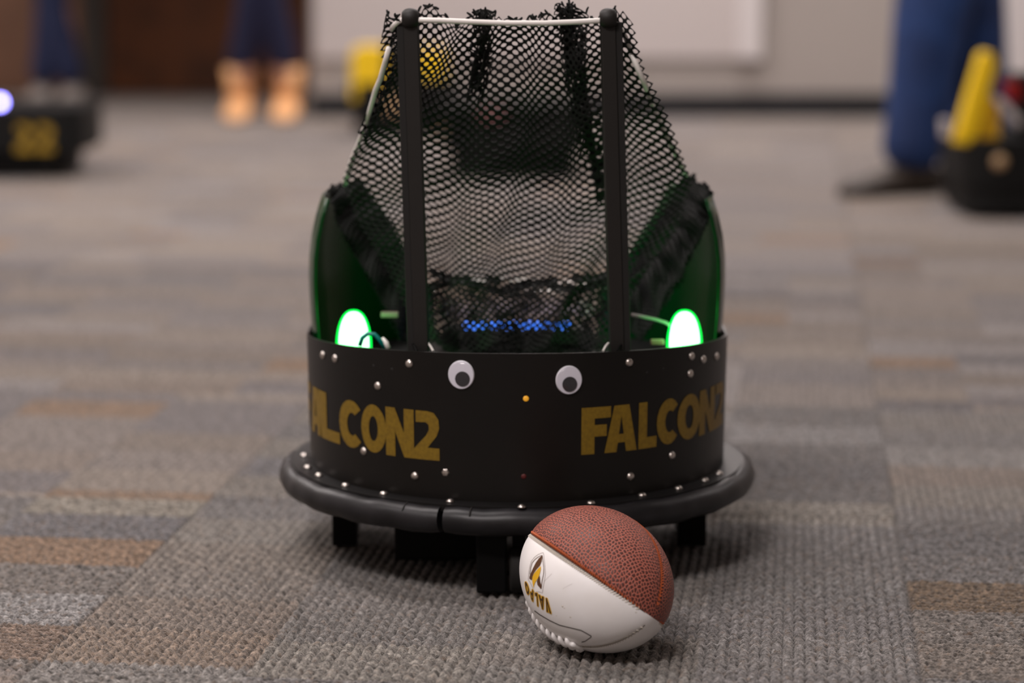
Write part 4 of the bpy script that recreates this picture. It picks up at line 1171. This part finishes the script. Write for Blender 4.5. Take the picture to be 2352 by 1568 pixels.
def person(label, hip, feet, face, c_pants, c_shirt, c_shoe, knees=None, pant_r=(0.085, 0.062, 0.058), hem=0.07, shoe_h=0.06, boot=False, foot_dir=None, hair=(0.03, 0.018, 0.01)):
    """hip centre, two foot positions on floor, facing unit vector"""
    hip = Vector(hip); face = Vector(face).normalized(); side = Vector((-face.y, face.x, 0))
    t = thing('person', label, 'person', (hip.x, hip.y, 0))
    up = Vector((0, 0, 1))
    chest = hip + up * 0.36; neck = hip + up * 0.52; head = hip + up * 0.66
    sh = [chest + up * 0.09 + side * s * 0.17 for s in (1, -1)]
    el = [p + side * s * 0.05 - up * 0.28 for p, s in zip(sh, (1, -1))]
    wr = [p + face * 0.10 - up * 0.24 for p in el]
    hj = [hip - up * 0.05 + side * s * 0.09 for s in (1, -1)]
    F = [Vector(f) for f in feet]
    an = [f + up * 0.085 for f in F]
    kn = [(a + b) / 2 + face * 0.035 for a, b in zip(hj, an)] if knees is None else [Vector(k) for k in knees]
    V = [hip, hip + up * 0.18, chest, chest + up * 0.10, neck, head - up * 0.02, head + up * 0.08]
    Rr = [(0.13, 0.10), (0.115, 0.09), (0.14, 0.10), (0.12, 0.085), 0.052, (0.074, 0.09), (0.075, 0.09)]
    E = [(0, 1), (1, 2), (2, 3), (3, 4), (4, 5), (5, 6)]
    for k in range(2):
        n0 = len(V); V += [sh[k], el[k], wr[k], wr[k] + face * 0.05 - up * 0.06]; Rr += [0.055, 0.042, 0.028, 0.030]
        E += [(3, n0), (n0, n0 + 1), (n0 + 1, n0 + 2), (n0 + 2, n0 + 3)]
    for k in range(2):
        n0 = len(V); V += [hj[k], kn[k], (kn[k] + an[k]) / 2 + up * 0.05, an[k]]; Rr += [0.08, 0.052, 0.05, 0.036]
        E += [(0, n0), (n0, n0 + 1), (n0 + 1, n0 + 2), (n0 + 2, n0 + 3)]
    skin_obj('body', V, E, Rr, M_SKIN, t)
    # face details
    for s in (1, -1):
        obj('eye', dome(head + face * 0.092 + side * s * 0.03 + up * 0.03, face, 0.011, 0.008), M_WHITEP, t, smooth=True)
    obj('nose', dome(head + face * 0.09 - up * 0.0, face, 0.014, 0.022), M_SKIN, t, smooth=True)
    # hair cap
    Mh = Matrix.Translation(head + up * 0.055 - face * 0.012)
    obj('hair', MB().lathe([(0.105 * math.cos(a), 0.115 * math.sin(a)) for a in np.linspace(-0.1, 1.5, 8)], 20, Mh), mat('hair_dark', hair, 0.6), t, smooth=True)
    # hands: five fingers each
    for k, s in enumerate((1, -1)):
        hm = MB(); base = wr[k] + face * 0.05 - up * 0.09
        for i in range(4):
            p = base + face * (i - 1.5) * 0.019 * 0.9
            hm.tube([p + up * 0.02, p - up * 0.03, p - up * (0.055 + 0.008 * (1.5 - abs(i - 1.5))) - side * s * 0.01], [0.009, 0.0085, 0.006], 8)
        p = base + face * 0.035 + up * 0.03
        hm.tube([p - face * 0.01, p + face * 0.015 - up * 0.025, p + face * 0.018 - up * 0.05], [0.010, 0.009, 0.007], 8)
        obj('fingers', hm, M_SKIN, t, smooth=True)
    # trousers
    V = [hip]; Rr = [(0.145, 0.115)]; E = []
    for k in range(2):
        a_ = an[k] + up * (hem - 0.085)
        V += [hj[k], kn[k], kn[k] * 0.4 + a_ * 0.6, a_]; n0 = len(V) - 4
        Rr += [0.098, pant_r[0], pant_r[1], pant_r[2]]
        E += [(0, n0), (n0, n0 + 1), (n0 + 1, n0 + 2), (n0 + 2, n0 + 3)]
    skin_obj('trousers', V, E, Rr, c_pants, t)
    V = [hip + up * 0.04, hip + up * 0.2, chest, chest + up * 0.12]; Rr = [(0.15, 0.12), (0.13, 0.105), (0.155, 0.115), (0.12, 0.09)]; E = [(0, 1), (1, 2), (2, 3)]
    for k in range(2):
        n0 = len(V); V += [sh[k], sh[k] * 0.4 + el[k] * 0.6]; Rr += [0.068, 0.058]; E += [(3, n0), (n0, n0 + 1)]
    skin_obj('shirt', V, E, Rr, c_shirt, t)
    # shoes
    for k in range(2):
        fd = (Vector(foot_dir[k]) if foot_dir else face).normalized()
        f = F[k]; m_ = MB()
        sd = Vector((-fd.y, fd.x, 0))
        secs = [(-0.075, 0.030, 0.065), (-0.05, 0.040, 0.075), (0.0, 0.042, 0.078), (0.06, 0.046, 0.062), (0.12, 0.048, 0.045), (0.165, 0.040, 0.034), (0.185, 0.020, 0.022)]
        rings = []
        nn = 12
        for d, w_, h_ in secs:
            ring = []
            for i in range(nn):
                a = 2 * math.pi * i / nn
                z = h_ * (0.5 + 0.5 * math.sin(a)); x = w_ * math.copysign(abs(math.cos(a)) ** 0.6, math.cos(a))
                ring.append(f + fd * d + sd * x + up * (z + 0.001))
            rings.append(ring)
        vs = [p for r_ in rings for p in r_]
        fs = [(i * nn + j, i * nn + (j + 1) % nn, (i + 1) * nn + (j + 1) % nn, (i + 1) * nn + j) for i in range(len(rings) - 1) for j in range(nn)]
        fs += [tuple(range(nn))[::-1], tuple((len(rings) - 1) * nn + j for j in range(nn))]
        m_.add(vs, fs)
        if boot:
            m_.tube([f + up * 0.05, f + up * 0.12 - fd * 0.01, f + up * shoe_h - fd * 0.01], [0.047, 0.048, 0.056], 16)
        sh_ = obj('boot' if boot else 'shoe', m_, c_shoe, t, smooth=True)
    return t
M_NAVY = mat('navy_trousers', (0.006, 0.008, 0.040), 0.8)
M_NAVY2 = mat('blue_trousers', (0.008, 0.014, 0.055), 0.8)
M_JEANS = mat('blue_jeans', (0.014, 0.050, 0.185), 0.8, noise=(8, (0.006, 0.024, 0.10)))
M_SHIRTG = mat('grey_shirt', (0.2, 0.2, 0.22), 0.8)
M_BOOT = mat('tan_boot', (0.82, 0.44, 0.20), 0.6)
M_SHOEG = mat('grey_shoe', (0.26, 0.23, 0.21), 0.6)
M_SHOEB = mat('dark_brown_shoe', (0.030, 0.020, 0.014), 0.6)
fa, fb = onz(553, 272), onz(668, 272)
person('person in navy trousers and tan boots standing before the wooden door', ((fa.x + fb.x) / 2, fa.y - 0.09, 0.92), [fa + Vector((0, 0.0, 0)), fb + Vector((-0.01, 0.0, 0))], (0, -1, 0), M_NAVY, M_SHIRTG, M_BOOT,
       pant_r=(0.078, 0.062, 0.054), hem=0.155, shoe_h=0.17, boot=True)
fa, fb = onz(82, 250), onz(148, 250)
person('person in dark blue trousers and grey shoes behind the left robot', ((fa.x + fb.x) / 2 - 0.02, fa.y + 0.15, 0.92), [fa + Vector((0, 0.14, 0)), fb + Vector((0.01, 0.14, 0))], (0, -1, 0), M_NAVY2, M_SHIRTG, M_SHOEG,
       pant_r=(0.066, 0.055, 0.056), hem=0.07)
fa = onz(2096, 452)
k0 = at(2095, 0, fa.y + 0.12)
fb = Vector((fa.x + 0.215, fa.y + 0.24, 0))
person('person in blue jeans and dark brown shoes standing behind the right robot', (fa.x + 0.15, fa.y + 0.22, 0.92), [fa + Vector((0, 0.06, 0)), fb], (-0.9, -0.4, 0), M_JEANS, M_SHIRTG, M_SHOEB,
       knees=[(fa.x + 0.055, fa.y + 0.08, 0.49), (fb.x - 0.075, fb.y - 0.05, 0.49)], pant_r=(0.104, 0.080, 0.078), hem=0.05)
